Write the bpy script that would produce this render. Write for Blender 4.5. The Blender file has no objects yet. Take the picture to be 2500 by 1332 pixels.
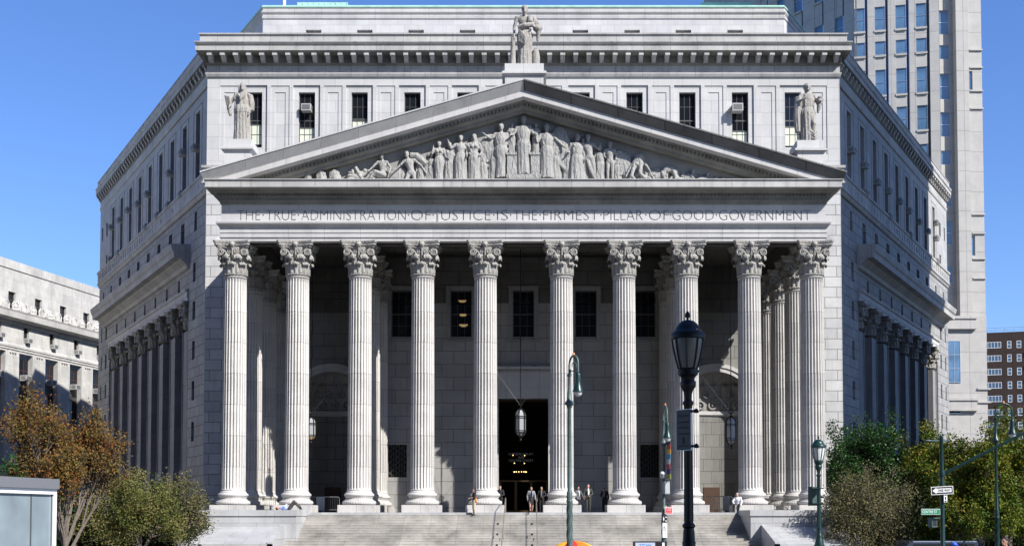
import bpy, math, random
import numpy as np
from mathutils import Vector, Matrix
random.seed(7)
S = bpy.context.scene
COL = S.collection
R = math.radians

# ------------------------------------------------------------------ camera, sky, sun
EYE = 3.2
PITCH = 2.4
cam_d = bpy.data.cameras.new("Camera")
cam = bpy.data.objects.new("Camera", cam_d)
COL.objects.link(cam)
cam.location = (0, 0, EYE)
cam.rotation_euler = (R(90 + PITCH), 0, R(0))
cam_d.sensor_width = 36.0
cam_d.lens = 2900 / 2500 * 36.0
cam_d.shift_x = -28 / 2500
cam_d.shift_y = (1140.45 - 666) / 2500
cam_d.clip_end = 6000
S.camera = cam

SUN = Vector((1.1, -1.0, 1.22)).normalized()
w = bpy.data.worlds.new("World")
S.world = w
w.use_nodes = True
nt = w.node_tree
sky = nt.nodes.new("ShaderNodeTexSky")
sky.sky_type = 'NISHITA'
sky.sun_disc = False
sky.sun_elevation = math.asin(SUN.z)
sky.sun_rotation = math.atan2(SUN.x, SUN.y)
sky.altitude = 50
sky.air_density = 1.0
sky.dust_density = 0.25
sky.ozone_density = 3.2
tcw = nt.nodes.new("ShaderNodeTexCoord")
lift = nt.nodes.new("ShaderNodeVectorMath"); lift.operation = 'ADD'; lift.inputs[1].default_value = (0, 0, .06)
nrm = nt.nodes.new("ShaderNodeVectorMath"); nrm.operation = 'NORMALIZE'
nt.links.new(tcw.outputs["Generated"], lift.inputs[0]); nt.links.new(lift.outputs[0], nrm.inputs[0]); nt.links.new(nrm.outputs[0], sky.inputs[0])
hs = nt.nodes.new("ShaderNodeHueSaturation"); hs.inputs["Saturation"].default_value = 1.2; hs.inputs["Hue"].default_value = .513
nt.links.new(sky.outputs[0], hs.inputs["Color"])
nt.links.new(hs.outputs[0], nt.nodes["Background"].inputs[0])
nt.nodes["Background"].inputs[1].default_value = 0.14
sun_d = bpy.data.lights.new("Sun", 'SUN')
sun_d.energy = 5.0
sun_d.angle = R(0.5)
sun_d.color = (1.0, 0.965, 0.91)
sun = bpy.data.objects.new("Sun", sun_d)
COL.objects.link(sun)
sun.location = (60, -40, 90)
sun.rotation_euler = (-SUN).to_track_quat('-Z', 'Y').to_euler()
S.view_settings.view_transform = 'Standard'
S.view_settings.look = 'None'
S.view_settings.exposure = 0.62
S.view_settings.gamma = 1.0

# ------------------------------------------------------------------ calibration of real positions
F_, CX_, P_ = 2900.0, 1278.0, R(PITCH)
CY_ = 1262 - F_ * math.tan(P_)
def ray(px, py):
    u = (px - CX_) / F_
    v = (CY_ - py) / F_
    return (u, math.cos(P_) - v * math.sin(P_), math.sin(P_) + v * math.cos(P_))
def at(px, py, Y):
    d = ray(px, py)
    t = Y / d[1]
    return (d[0] * t, EYE + d[2] * t)

# ------------------------------------------------------------------ materials
MATS = {}
def mat(name, color=(.5, .5, .5), rough=.7, metal=0.0, spec=.5, noise=0.0, nscale=6, bump=0.0, emit=None, alpha=None, coat=0):
    if name in MATS: return MATS[name]
    m = bpy.data.materials.new(name)
    m.use_nodes = True
    n = m.node_tree.nodes; l = m.node_tree.links
    b = n["Principled BSDF"]
    b.inputs["Base Color"].default_value = (*color, 1)
    b.inputs["Roughness"].default_value = rough
    b.inputs["Metallic"].default_value = metal
    b.inputs["Specular IOR Level"].default_value = spec
    if coat: b.inputs["Coat Weight"].default_value = coat
    if noise or bump:
        tc = n.new("ShaderNodeTexCoord")
        nz = n.new("ShaderNodeTexNoise"); nz.inputs["Scale"].default_value = nscale; nz.inputs["Detail"].default_value = 6
        l.new(tc.outputs["Object"], nz.inputs["Vector"])
        if noise:
            mr = n.new("ShaderNodeMapRange")
            mr.inputs[1].default_value = .3; mr.inputs[2].default_value = .7
            mr.inputs[3].default_value = 1 - noise; mr.inputs[4].default_value = 1 + noise
            l.new(nz.outputs["Fac"], mr.inputs[0])
            mx = n.new("ShaderNodeVectorMath"); mx.operation = 'SCALE'
            mx.inputs[0].default_value = color
            l.new(mr.outputs[0], mx.inputs["Scale"])
            l.new(mx.outputs[0], b.inputs["Base Color"])
        if bump:
            bp = n.new("ShaderNodeBump"); bp.inputs["Strength"].default_value = bump; bp.inputs["Distance"].default_value = .05
            l.new(nz.outputs["Fac"], bp.inputs["Height"]); l.new(bp.outputs[0], b.inputs["Normal"])
    if emit:
        b.inputs["Emission Color"].default_value = (*emit[:3], 1)
        b.inputs["Emission Strength"].default_value = emit[3]
    MATS[name] = m
    return m

def stone(name, c=(.5, .5, .5), bw=1.9, bh=.82, joint=.03, jdark=.45, var=.10, stain=.35, warm=0.0, jb=.5, off=.5, shift=(0, 0), streak=.5):
    """granite: coursed blocks in metres on the UV map, speckle, soft blotches, rain streaks"""
    if name in MATS: return MATS[name]
    m = bpy.data.materials.new(name); m.use_nodes = True
    n = m.node_tree.nodes; l = m.node_tree.links
    b = n["Principled BSDF"]; b.inputs["Roughness"].default_value = .75
    b.inputs["Specular IOR Level"].default_value = .3
    uv = n.new("ShaderNodeUVMap"); tc = n.new("ShaderNodeTexCoord")
    def scalecol(colsock, facsock):
        v = n.new("ShaderNodeVectorMath"); v.operation = 'SCALE'
        l.new(colsock, v.inputs[0]); l.new(facsock, v.inputs["Scale"]); return v.outputs[0]
    def mrange(sock, a, bb, c0, c1):
        r_ = n.new("ShaderNodeMapRange"); r_.inputs[1].default_value = a; r_.inputs[2].default_value = bb
        r_.inputs[3].default_value = c0; r_.inputs[4].default_value = c1
        l.new(sock, r_.inputs[0]); return r_.outputs[0]
    hsock = None
    if bh:
        mp = n.new("ShaderNodeMapping"); mp.inputs["Location"].default_value = (shift[0], shift[1], 0)
        l.new(uv.outputs[0], mp.inputs[0])
        br = n.new("ShaderNodeTexBrick"); br.inputs["Scale"].default_value = 1
        br.offset = off
        br.inputs["Brick Width"].default_value = bw; br.inputs["Row Height"].default_value = bh
        br.inputs["Mortar Size"].default_value = joint; br.inputs["Mortar Smooth"].default_value = .1
        br.inputs["Bias"].default_value = 0
        k1, k2 = 1 - var, 1 + var
        br.inputs["Color1"].default_value = (c[0] * k1, c[1] * k1, c[2] * k1 * 1.02, 1)
        br.inputs["Color2"].default_value = (c[0] * k2, c[1] * k2, c[2] * k2, 1)
        br.inputs["Mortar"].default_value = (c[0] * jdark, c[1] * jdark, c[2] * jdark, 1)
        l.new(mp.outputs[0], br.inputs["Vector"])
        cs = br.outputs["Color"]; hsock = br.outputs["Fac"]
    else:
        rgb = n.new("ShaderNodeRGB"); rgb.outputs[0].default_value = (*c, 1); cs = rgb.outputs[0]
    n1 = n.new("ShaderNodeTexNoise"); n1.inputs["Scale"].default_value = .55; n1.inputs["Detail"].default_value = 8; n1.inputs["Roughness"].default_value = .62
    l.new(tc.outputs["Object"], n1.inputs["Vector"])
    cs = scalecol(cs, mrange(n1.outputs["Fac"], .35, .7, 1.06, 1 - stain * .55))
    n2 = n.new("ShaderNodeTexNoise"); n2.inputs["Scale"].default_value = 22; n2.inputs["Detail"].default_value = 5
    l.new(tc.outputs["Object"], n2.inputs["Vector"])
    cs = scalecol(cs, mrange(n2.outputs["Fac"], .3, .7, .93, 1.07))
    # rain streaks: noise stretched vertically
    mp2 = n.new("ShaderNodeMapping"); mp2.inputs["Scale"].default_value = (1.6, 1.6, .12)
    l.new(tc.outputs["Object"], mp2.inputs[0])
    n3 = n.new("ShaderNodeTexNoise"); n3.inputs["Scale"].default_value = 1.3; n3.inputs["Detail"].default_value = 6; n3.inputs["Roughness"].default_value = .7
    l.new(mp2.outputs[0], n3.inputs["Vector"])
    cs = scalecol(cs, mrange(n3.outputs["Fac"], .52, .78, 1.0, 1 - streak * .6))
    l.new(cs, b.inputs["Base Color"])
    bp = n.new("ShaderNodeBump"); bp.inputs["Strength"].default_value = .35; bp.inputs["Distance"].default_value = .02
    l.new(n2.outputs["Fac"], bp.inputs["Height"])
    if hsock:
        bp2 = n.new("ShaderNodeBump"); bp2.invert = True; bp2.inputs["Strength"].default_value = jb; bp2.inputs["Distance"].default_value = .05
        l.new(hsock, bp2.inputs["Height"]); l.new(bp.outputs[0], bp2.inputs["Normal"]); l.new(bp2.outputs[0], b.inputs["Normal"])
    else:
        l.new(bp.outputs[0], b.inputs["Normal"])
    MATS[name] = m
    return m

G = (.49, .485, .475)
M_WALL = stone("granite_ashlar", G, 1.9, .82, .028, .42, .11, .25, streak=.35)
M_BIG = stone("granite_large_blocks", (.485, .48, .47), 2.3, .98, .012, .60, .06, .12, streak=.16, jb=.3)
M_WUP = stone("granite_wing_blocks", (.38, .375, .365), 2.3, .98, .012, .60, .06, .25, streak=.3, jb=.3)  # darker copy of the large blocks: wing shade put into the colour
M_TRIM = stone("granite_trim", (.50, .49, .475), 2.4, 50, .012, .5, .05, .30, streak=.4)
M_CORN = stone("granite_cornice_weathered", (.44, .43, .41), 2.1, 50, .014, .35, .06, .45, streak=.7)
M_DARK = stone("granite_soot_shade", (.24, .235, .21), 0, 0, stain=.8, streak=.6)  # soot stain together with under-cornice shade, both put into the colour
M_SHAFT = stone("granite_column_drum", (.54, .52, .485), 100, 2.06, .016, .55, .012, .35, streak=.5, jb=.3, shift=(0, -.95))
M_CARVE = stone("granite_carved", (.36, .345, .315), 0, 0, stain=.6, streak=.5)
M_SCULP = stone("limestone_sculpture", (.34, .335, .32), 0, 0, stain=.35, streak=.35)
M_PILA = stone("granite_pilaster_dark", (.27, .265, .26), 2.4, 1.6, .012, .6, .05, .3)  # darker granite for pilasters, bay walls and porch window surrounds
M_TYMP = stone("tympanum_stone", (.30, .30, .29), 0, 0, stain=.3, streak=.3)  # shadow behind the relief figures is put into this darker colour
M_STAT = stone("limestone_statue", (.34, .32, .29), 0, 0, stain=.4, streak=.5)
M_STEP = stone("granite_step", (.41, .385, .345), 1.7, 50, .012, .7, .10, .9, streak=.4)
M_CHEEK = stone("granite_cheek_blocks", (.40, .40, .395), 2.2, .95, .012, .6, .06, .35, streak=.3)
M_WING = stone("granite_wing_ashlar", (.33, .325, .315), 1.5, .82, .03, .40, .10, .35, streak=.35)  # toned down so the shade of the wings sits in the colour
M_INNER = stone("granite_porch_ashlar", (.31, .30, .285), 1.75, .98, .02, .42, .07, .3, streak=.3)  # darkened granite: shade inside the porch put into the colour
M_BAY = stone("granite_side_bay", (.22, .215, .20), 1.75, .98, .02, .42, .07, .3, streak=.3)  # darker copy of the porch stone, holding the sunless bays' shade
M_PTOP = stone("granite_porch_ceiling", (.12, .117, .108), 2.4, 1.2, .03, .5, .06, .5)  # very dark granite for the porch ceiling and wall tops
M_ATTIC = stone("granite_attic_blocks", (.52, .515, .51), 1.25, .68, .014, .72, .07, .2, streak=.15, jb=.25)
M_PAVE = stone("pavement_slabs", (.17, .165, .16), 1.5, 1.5, .02, .6, .08, .4)
M_COPPER = mat("verdigris_copper", (.36, .60, .50), .6, noise=.12, nscale=1.5)
M_ROOF = mat("lead_roof", (.22, .23, .23), .7, noise=.2)
M_GLASS = mat("window_glass_dark", (.010, .012, .016), .08, spec=.35)
M_GLASSB = mat("window_glass_blue", (.09, .17, .27), .06, spec=1.0, noise=.5, nscale=.35)  # sky reflection painted in as a lighter blue base colour
M_FRAME = mat("bronze_window_frame", (.09, .09, .085), .5, .4)
M_BLIND = mat("cream_blind", (.62, .64, .52), .6, noise=.05, nscale=2)
M_AC = mat("ac_casing", (.45, .45, .43), .5, .1)
M_ACG = mat("ac_grille", (.12, .12, .12), .6)
M_BLACK = mat("black_iron", (.008, .009, .010), .45, .3)  # on the foreground lamp this near-black holds the lamp's shade
M_GREEN = mat("green_lamp_paint", (.010, .036, .031), .35, .2, noise=.15, nscale=9)
M_GREENG = mat("weathered_green_paint", (.075, .115, .11), .5, .1, noise=.2, nscale=9)
M_FROST = mat("frosted_globe", (.60, .62, .60), .35, spec=.6)
M_DIMG = mat("shaded_globe", (.13, .14, .14), .3, spec=.5)  # globe glass darkened to hold the foreground lamp's shade
M_BRASS = mat("bronze_door", (.10, .065, .03), .4, .7)
M_STEEL = mat("galvanised_steel", (.45, .46, .47), .35, .9)
M_WHITE = mat("white_paint", (.8, .8, .8), .5)
M_REDS = mat("red_sign", (.60, .02, .02), .5)
M_GRNS = mat("green_sign", (.0, .22, .10), .5)
M_BLK = mat("black_sign", (.01, .01, .01), .5)
M_WARM = mat("lit_warm_lamp", (.9, .7, .3), .5, emit=(1.0, .72, .30, 2.2))
M_WARMD = mat("lit_dim_lamp", (.9, .7, .3), .5, emit=(1.0, .66, .26, .55))
M_INT = mat("dark_interior", (.02, .018, .016), .9)

# ------------------------------------------------------------------ mesh building
ALL = []
def tag(o, label=None, cat=None, group=None, kind=None):
    if label: o["label"] = label
    if cat: o["category"] = cat
    if group: o["group"] = group
    if kind: o["kind"] = kind
    return o
def empty(name, loc, rz=0, label=None, cat=None, group=None):
    o = bpy.data.objects.new(name, None)
    o.empty_display_size = .3
    COL.objects.link(o)
    o.location = loc; o.rotation_euler = (0, 0, rz)
    return tag(o, label, cat, group)
def link(name, me, parent=None, loc=(0, 0, 0), rz=0, scale=None):
    o = bpy.data.objects.new(name, me)
    COL.objects.link(o)
    o.location = loc
    if rz: o.rotation_euler = (0, 0, rz)
    if scale: o.scale = scale
    if parent: o.parent = parent
    return o

class MB:
    def __init__(s): s.v = []; s.f = []
    def add(s, vs, fs):
        o = len(s.v); s.v.extend(vs); s.f.extend(tuple(i + o for i in f) for f in fs); return s
    def quad(s, a, b, c, d): return s.add([a, b, c, d], [(0, 1, 2, 3)])
    def box(s, x0, x1, y0, y1, z0, z1):
        return s.add([(x0, y0, z0), (x1, y0, z0), (x1, y1, z0), (x0, y1, z0), (x0, y0, z1), (x1, y0, z1), (x1, y1, z1), (x0, y1, z1)],
                     [(0, 3, 2, 1), (4, 5, 6, 7), (0, 1, 5, 4), (1, 2, 6, 5), (2, 3, 7, 6), (3, 0, 4, 7)])
    def fbox(s, fr, u0, u1, d0, d1, z0, z1):
        P = lambda u, d, z: (fr[0] + u * fr[2] + d * fr[4], fr[1] + u * fr[3] + d * fr[5], z)
        return s.add([P(u0, d0, z0), P(u1, d0, z0), P(u1, d1, z0), P(u0, d1, z0), P(u0, d0, z1), P(u1, d0, z1), P(u1, d1, z1), P(u0, d1, z1)],
                     [(0, 3, 2, 1), (4, 5, 6, 7), (0, 1, 5, 4), (1, 2, 6, 5), (2, 3, 7, 6), (3, 0, 4, 7)])
    def panel(s, fr, u0, u1, z0, z1, holes=(), depth=.4, d=0.0):
        P = lambda u, dd, z: (fr[0] + u * fr[2] + dd * fr[4], fr[1] + u * fr[3] + dd * fr[5], z)
        us = sorted({u0, u1} | {min(max(h[k], u0), u1) for h in holes for k in (0, 1)})
        zs = sorted({z0, z1} | {min(max(h[k], z0), z1) for h in holes for k in (2, 3)})
        for a, b in zip(us, us[1:]):
            for c, e in zip(zs, zs[1:]):
                mu, mz = (a + b) / 2, (c + e) / 2
                if any(h[0] < mu < h[1] and h[2] < mz < h[3] for h in holes): continue
                s.quad(P(a, d, c), P(b, d, c), P(b, d, e), P(a, d, e))
        for h in holes:
            dp = h[4] if len(h) > 4 else depth
            if not dp: continue
            a, b, c, e = h[:4]; q = d - dp
            s.quad(P(a, d, c), P(a, q, c), P(a, q, e), P(a, d, e)); s.quad(P(b, d, c), P(b, q, c), P(b, q, e), P(b, d, e))
            s.quad(P(a, d, c), P(b, d, c), P(b, q, c), P(a, q, c)); s.quad(P(a, d, e), P(b, d, e), P(b, q, e), P(a, q, e))
        return s
    def lathe(s, prof, n=24, c=(0, 0, 0), cap=True, sy=1.0, a0=0.0):
        vs = []; fs = []
        for r, z in prof:
            for k in range(n):
                a = 2 * math.pi * k / n + a0
                vs.append((c[0] + r * math.cos(a), c[1] + r * sy * math.sin(a), c[2] + z))
        for i in range(len(prof) - 1):
            for k in range(n):
                k2 = (k + 1) % n
                fs.append((i * n + k, i * n + k2, (i + 1) * n + k2, (i + 1) * n + k))
        if cap:
            fs.append(tuple(range(n - 1, -1, -1))); fs.append(tuple((len(prof) - 1) * n + k for k in range(n)))
        return s.add(vs, fs)
    def tube(s, pts, rad, n=8, cap=True):
        pts = [Vector(p) for p in pts]
        if not isinstance(rad, (list, tuple)): rad = [rad] * len(pts)
        vs = []; fs = []; up = None
        for i, p in enumerate(pts):
            t = (pts[min(i + 1, len(pts) - 1)] - pts[max(i - 1, 0)])
            if t.length < 1e-9: t = Vector((0, 0, 1))
            t.normalize()
            if up is None:
                up = t.cross(Vector((0, 1, 0)) if abs(t.y) < .9 else Vector((1, 0, 0))).normalized()
            else:
                up = (up - t * up.dot(t))
                up = up.normalized() if up.length > 1e-6 else t.orthogonal().normalized()
            w2 = t.cross(up)
            for k in range(n):
                a = 2 * math.pi * k / n
                q = p + (up * math.cos(a) + w2 * math.sin(a)) * rad[i]
                vs.append(tuple(q))
        for i in range(len(pts) - 1):
            for k in range(n):
                k2 = (k + 1) % n
                fs.append((i * n + k, i * n + k2, (i + 1) * n + k2, (i + 1) * n + k))
        if cap:
            fs.append(tuple(range(n - 1, -1, -1))); fs.append(tuple((len(pts) - 1) * n + k for k in range(n)))
        return s.add(vs, fs)
    def ball(s, c, r, n=12, m=8, sc=(1, 1, 1)):
        prof = [(r * math.sin(math.pi * i / m), -r * math.cos(math.pi * i / m)) for i in range(1, m)]
        vs = []; fs = []
        for rr, z in prof:
            for k in range(n):
                a = 2 * math.pi * k / n
                vs.append((c[0] + rr * math.cos(a) * sc[0], c[1] + rr * math.sin(a) * sc[1], c[2] + z * sc[2]))
        L = len(prof)
        for i in range(L - 1):
            for k in range(n):
                k2 = (k + 1) % n
                fs.append((i * n + k, i * n + k2, (i + 1) * n + k2, (i + 1) * n + k))
        vs.append((c[0], c[1], c[2] - r * sc[2])); vs.append((c[0], c[1], c[2] + r * sc[2]))
        for k in range(n):
            k2 = (k + 1) % n
            fs.append((L * n, k2, k)); fs.append((L * n + 1, (L - 1) * n + k, (L - 1) * n + k2))
        return s.add(vs, fs)
    def sweep(s, path, prof, mult=None, caps=True, step=None):
        """profile (out, z) carried along a plan path; outward is to the right of travel"""
        n = len(path); segs = []
        for i in range(n - 1):
            dx, dy = path[i + 1][0] - path[i][0], path[i + 1][1] - path[i][1]
            L = math.hypot(dx, dy); segs.append((dx / L, dy / L, dy / L, -dx / L))
        mult = mult or [1] * (n - 1)
        cols = []
        for i in range(n):
            col = []
            for o, z in prof:
                if i == 0 or i == n - 1:
                    sg = segs[0] if i == 0 else segs[-1]; mm = mult[0] if i == 0 else mult[-1]
                    col.append((path[i][0] + sg[2] * o * mm, path[i][1] + sg[3] * o * mm, z))
                else:
                    a, b = segs[i - 1], segs[i]; ma, mb = mult[i - 1], mult[i]
                    det = a[2] * b[3] - a[3] * b[2]
                    ca, cb = o * ma, o * mb
                    if abs(det) < 1e-6: x, y = a[2] * ca, a[3] * ca
                    else: x, y = (ca * b[3] - a[3] * cb) / det, (a[2] * cb - ca * b[2]) / det
                    col.append((path[i][0] + x, path[i][1] + y, z))
            cols.append(col)
        m = len(prof); vs = [p for c in cols for p in c]; fs = []
        for i in range(n - 1):
            for j in range(m - 1):
                fs.append((i * m + j, (i + 1) * m + j, (i + 1) * m + j + 1, i * m + j + 1))
        if caps:
            fs.append(tuple(range(m))); fs.append(tuple((n - 1) * m + j for j in range(m)))
        return s.add(vs, fs)
    def loft(s, rings, cap=True):
        n = len(rings[0]); vs = [p for r_ in rings for p in r_]; fs = []
        for i in range(len(rings) - 1):
            for k in range(n):
                k2 = (k + 1) % n
                fs.append((i * n + k, i * n + k2, (i + 1) * n + k2, (i + 1) * n + k))
        if cap:
            fs.append(tuple(range(n - 1, -1, -1))); fs.append(tuple((len(rings) - 1) * n + k for k in range(n)))
        return s.add(vs, fs)
    def mesh(s, name, material, org=(0, 0, 0), smooth=None, uv=True):
        me = bpy.data.meshes.new(name)
        vs = [(p[0] - org[0], p[1] - org[1], p[2] - org[2]) for p in s.v] if any(org) else s.v
        me.from_pydata(vs, [], s.f); me.update()
        if material: me.materials.append(material)
        if uv:
            lay = me.uv_layers.new(name="UVMap")
            dat = np.empty(len(me.loops) * 2, dtype=np.float32)
            V = s.v; k = 0
            for poly in me.polygons:
                nn = poly.normal
                if abs(nn.z) > .85: tx, ty, hz = 1.0, 0.0, True
                else:
                    L = math.hypot(nn.x, nn.y) or 1; tx, ty, hz = -nn.y / L, nn.x / L, False
                for vi in poly.vertices:
                    p = V[vi]
                    if hz: dat[k] = p[0]; dat[k + 1] = p[1]
                    else: dat[k] = p[0] * tx + p[1] * ty; dat[k + 1] = p[2]
                    k += 2
            lay.data.foreach_set("uv", dat)
        if smooth is not None:
            me.polygons.foreach_set("use_smooth", [True] * len(me.polygons))
            if smooth < 180: me.set_sharp_from_angle(angle=R(smooth))
        return me
    def build(s, name, material, parent=None, org=(0, 0, 0), loc=(0, 0, 0), smooth=None, rz=0):
        return link(name, s.mesh(name, material, org, smooth), parent, loc, rz)

def text_mesh(txt, size, width=None, extr=.01, offset=0.0, name="lettering", font_space=1.0, cym=None):
    cu = bpy.data.curves.new("t", 'FONT'); cu.body = txt; cu.size = size; cu.extrude = extr
    cu.align_x = 'CENTER'; cu.align_y = 'CENTER'; cu.offset = offset; cu.space_character = font_space
    cu.resolution_u = 4
    o = bpy.data.objects.new("t", cu); COL.objects.link(o)
    dg = bpy.context.evaluated_depsgraph_get(); dg.update()
    me = bpy.data.meshes.new_from_object(o.evaluated_get(dg))
    bpy.data.objects.remove(o); bpy.data.curves.remove(cu)
    me.name = name
    co = np.empty(len(me.vertices) * 3, dtype=np.float32); me.vertices.foreach_get("co", co); co = co.reshape(-1, 3)
    if width:
        w0 = co[:, 0].max() - co[:, 0].min(); cxm = (co[:, 0].max() + co[:, 0].min()) / 2
        co[:, 0] = (co[:, 0] - cxm) * width / w0
    cym = (co[:, 1].max() + co[:, 1].min()) / 2 if cym is None else cym; text_mesh.cym = cym; co[:, 1] -= cym
    # stand it up facing -Y
    out = np.stack([co[:, 0], -co[:, 2], co[:, 1]], axis=1)
    me.vertices.foreach_set("co", out.ravel().astype(np.float32)); me.update()
    return me
def text(txt, size, material, parent, loc, width=None, rz=0, extr=.004, offset=0, name="lettering"):
    me = text_mesh(txt, size, width, extr, offset, name)
    me.materials.clear(); me.materials.append(material)
    return link(name, me, parent, loc, rz)

# ------------------------------------------------------------------ sculpted figures (union of tapered limbs, voxel-welded)
def limb(mb, a, b, ra, rb, n=10):
    a, b = Vector(a), Vector(b)
    mb.ball(a, ra, n, 7); mb.ball(b, rb, n, 7)
    if (b - a).length > 1e-4: mb.tube([a, b], [ra, rb], n)
def weld(mb, name, material, voxel, smooth_it=2):
    me = bpy.data.meshes.new("tmp"); me.from_pydata(mb.v, [], mb.f); me.update()
    o = bpy.data.objects.new("tmp", me); COL.objects.link(o)
    md = o.modifiers.new("r", 'REMESH'); md.mode = 'VOXEL'; md.voxel_size = voxel; md.use_smooth_shade = True
    if smooth_it:
        sm = o.modifiers.new("s", 'SMOOTH'); sm.factor = .5; sm.iterations = smooth_it
    dg = bpy.context.evaluated_depsgraph_get(); dg.update()
    res = bpy.data.meshes.new_from_object(o.evaluated_get(dg))
    bpy.data.objects.remove(o); bpy.data.meshes.remove(me)
    res.name = name; res.materials.clear(); res.materials.append(material)
    if not res.uv_layers: res.uv_layers.new(name="UVMap")
    return res
BASE = dict(head=(0, -.01, .935), neck=(0, .005, .85), chest=(0, 0, .745), waist=(0, 0, .63), pelvis=(0, 0, .545),
            shL=(-.105, 0, .805), shR=(.105, 0, .805), elL=(-.15, .01, .645), elR=(.15, .01, .645),
            haL=(-.155, -.035, .495), haR=(.155, -.035, .495), hiL=(-.05, 0, .52), hiR=(.05, 0, .52),
            knL=(-.055, -.015, .285), knR=(.055, -.015, .285), anL=(-.055, .01, .045), anR=(.055, .01, .045),
            toL=(-.065, -.085, .02), toR=(.065, -.085, .02))
def pose(**k):
    d = dict(BASE); d.update(k); return d
def add_head(mb, J, h, beard=False, hair=0):
    c = Vector(J['head']) * h; k = h
    mb.ball(c, .052 * k, 14, 10, (.86, 1.0, 1.22))
    mb.ball(c + Vector((0, -.030 * k, -.040 * k)), .028 * k, 10, 7)
    limb(mb, c + Vector((0, -.050 * k, .006 * k)), c + Vector((0, -.060 * k, -.012 * k)), .007 * k, .010 * k, 6)
    for sx in (-1, 1):
        mb.ball(c + Vector((sx * .046 * k, .004 * k, -.005 * k)), .012 * k, 6, 5, (.5, .8, 1.2))
        limb(mb, c + Vector((sx * .030 * k, -.044 * k, .018 * k)), c + Vector((sx * .008 * k, -.050 * k, .018 * k)), .006 * k, .006 * k, 5)
    if beard: limb(mb, c + Vector((0, -.035 * k, -.045 * k)), c + Vector((0, -.03 * k, -.085 * k)), .033 * k, .018 * k)
    if hair: mb.ball(c + Vector((0, .014 * k, .022 * k)), .056 * k * hair, 12, 8, (.95, 1.0, 1.05))
def add_torso(mb, J, h, g=0.0, fem=False):
    V = lambda n: Vector(J[n]) * h
    ch, wa, pe = V('chest'), V('waist'), V('pelvis'); k = h
    for c, r, sc in ((ch, .088, (1.12, .74, 1.05)), ((ch + wa) / 2, .078, (1.05, .74, 1)), (wa, .070, (1.05, .78, 1.1)), (pe, .082, (1.08, .82, .95))):
        mb.ball(c, (r + g) * k, 14, 9, sc)
    limb(mb, ch, wa, (.066 + g) * k, (.058 + g) * k); limb(mb, wa, pe, (.058 + g) * k, (.066 + g) * k)
    limb(mb, V('shL'), V('shR'), (.036 + g) * k, (.036 + g) * k); limb(mb, ch, (V('shL') + V('shR')) / 2, (.06 + g) * k, (.045 + g) * k)
    if fem:
        for sx in (-1, 1): mb.ball(ch + Vector((sx * .04 * k, -.055 * k, .005 * k)), .036 * k, 9, 7)
def add_arms(mb, J, h, g=0.0, upto=1.0, hands=True, fingers=False):
    V = lambda n: Vector(J[n]) * h; k = h
    for sd in 'LR':
        a, b, c = V('sh' + sd), V('el' + sd), V('ha' + sd)
        limb(mb, a, b, (.033 + g) * k, (.026 + g) * k)
        limb(mb, b, b + (c - b) * upto, (.026 + g) * k, (.018 + g) * k)
        if hands:
            d = (c - b).normalized()
            limb(mb, c, c + d * .03 * k, .018 * k, .016 * k, 8)
            sx = Vector((0, 1, 0)) if abs(d.y) < .8 else Vector((1, 0, 0))
            sx = (sx - d * sx.dot(d)).normalized(); cu = d.cross(sx)
            for i, ln in enumerate((.040, .046, .044, .034)):
                o = c + d * .035 * k + sx * (i - 1.5) * .0095 * k
                m_ = o + d * ln * .55 * k
                limb(mb, o, m_, .0052 * k, .0048 * k, 6); limb(mb, m_, m_ + (d * .7 + cu * .5) * ln * .5 * k, .0048 * k, .0042 * k, 6)
            o = c - sx * .016 * k + d * .008 * k
            limb(mb, o, o + (d * .6 - sx * .7) * .035 * k, .0065 * k, .005 * k, 6)
def add_legs(mb, J, h, g=0.0, feet=True):
    V = lambda n: Vector(J[n]) * h; k = h
    for sd in 'LR':
        limb(mb, V('hi' + sd), V('kn' + sd), (.054 + g) * k, (.037 + g) * k)
        kn, an = V('kn' + sd), V('an' + sd)
        cf = kn + (an - kn) * .3
        limb(mb, kn, cf, (.035 + g) * k, (.037 + g) * k); limb(mb, cf, an, (.036 + g) * k, (.021 + g) * k)
        if feet:
            limb(mb, V('an' + sd) - Vector((0, 0, .012 * k)), V('to' + sd), .022 * k, .016 * k)
def add_robe(mb, rings, h, folds=11, amp=.07, seed=0, n=56):
    """rings: (cx,cy,z,rx,ry) in body heights from hem to top; pleats deepen to the hem"""
    rn = random.Random(seed); ph = [rn.uniform(0, 6.28) for _ in range(4)]
    out = []; L = len(rings)
    zs = 14
    for i in range(zs + 1):
        t = i / zs * (L - 1); j = min(int(t), L - 2); q = t - j
        a, b = rings[j], rings[j + 1]
        cx, cy, z, rx, ry = [a[m] + (b[m] - a[m]) * q for m in range(5)]
        am = amp * (1 - .55 * i / zs)
        ring = []
        for k in range(n):
            f = 2 * math.pi * k / n
            m_ = 1 + am * (math.sin(folds * f + ph[0] + z * 3) + .5 * math.sin(folds * 1.7 * f + ph[1] - z * 5) + .4 * math.sin(3 * f + ph[2]))
            ring.append(((cx + rx * m_ * math.cos(f)) * h, (cy + ry * m_ * math.sin(f)) * h, z * h))
        out.append(ring)
    mb.loft(out)
def nude(h, J, fem=False, beard=False, hair=1.0):
    mb = MB(); add_head(mb, J, h, beard, hair)
    limb(mb, Vector(J['neck']) * h, Vector(J['head']) * h, .034 * h, .03 * h)
    limb(mb, Vector(J['neck']) * h, Vector(J['chest']) * h, .034 * h, .05 * h)
    add_torso(mb, J, h, 0, fem); add_arms(mb, J, h); add_legs(mb, J, h)
    return mb
def sash(mb, pts, r, h):
    mb.tube([Vector(p) * h for p in pts], [r * h] * len(pts), 8)

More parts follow.
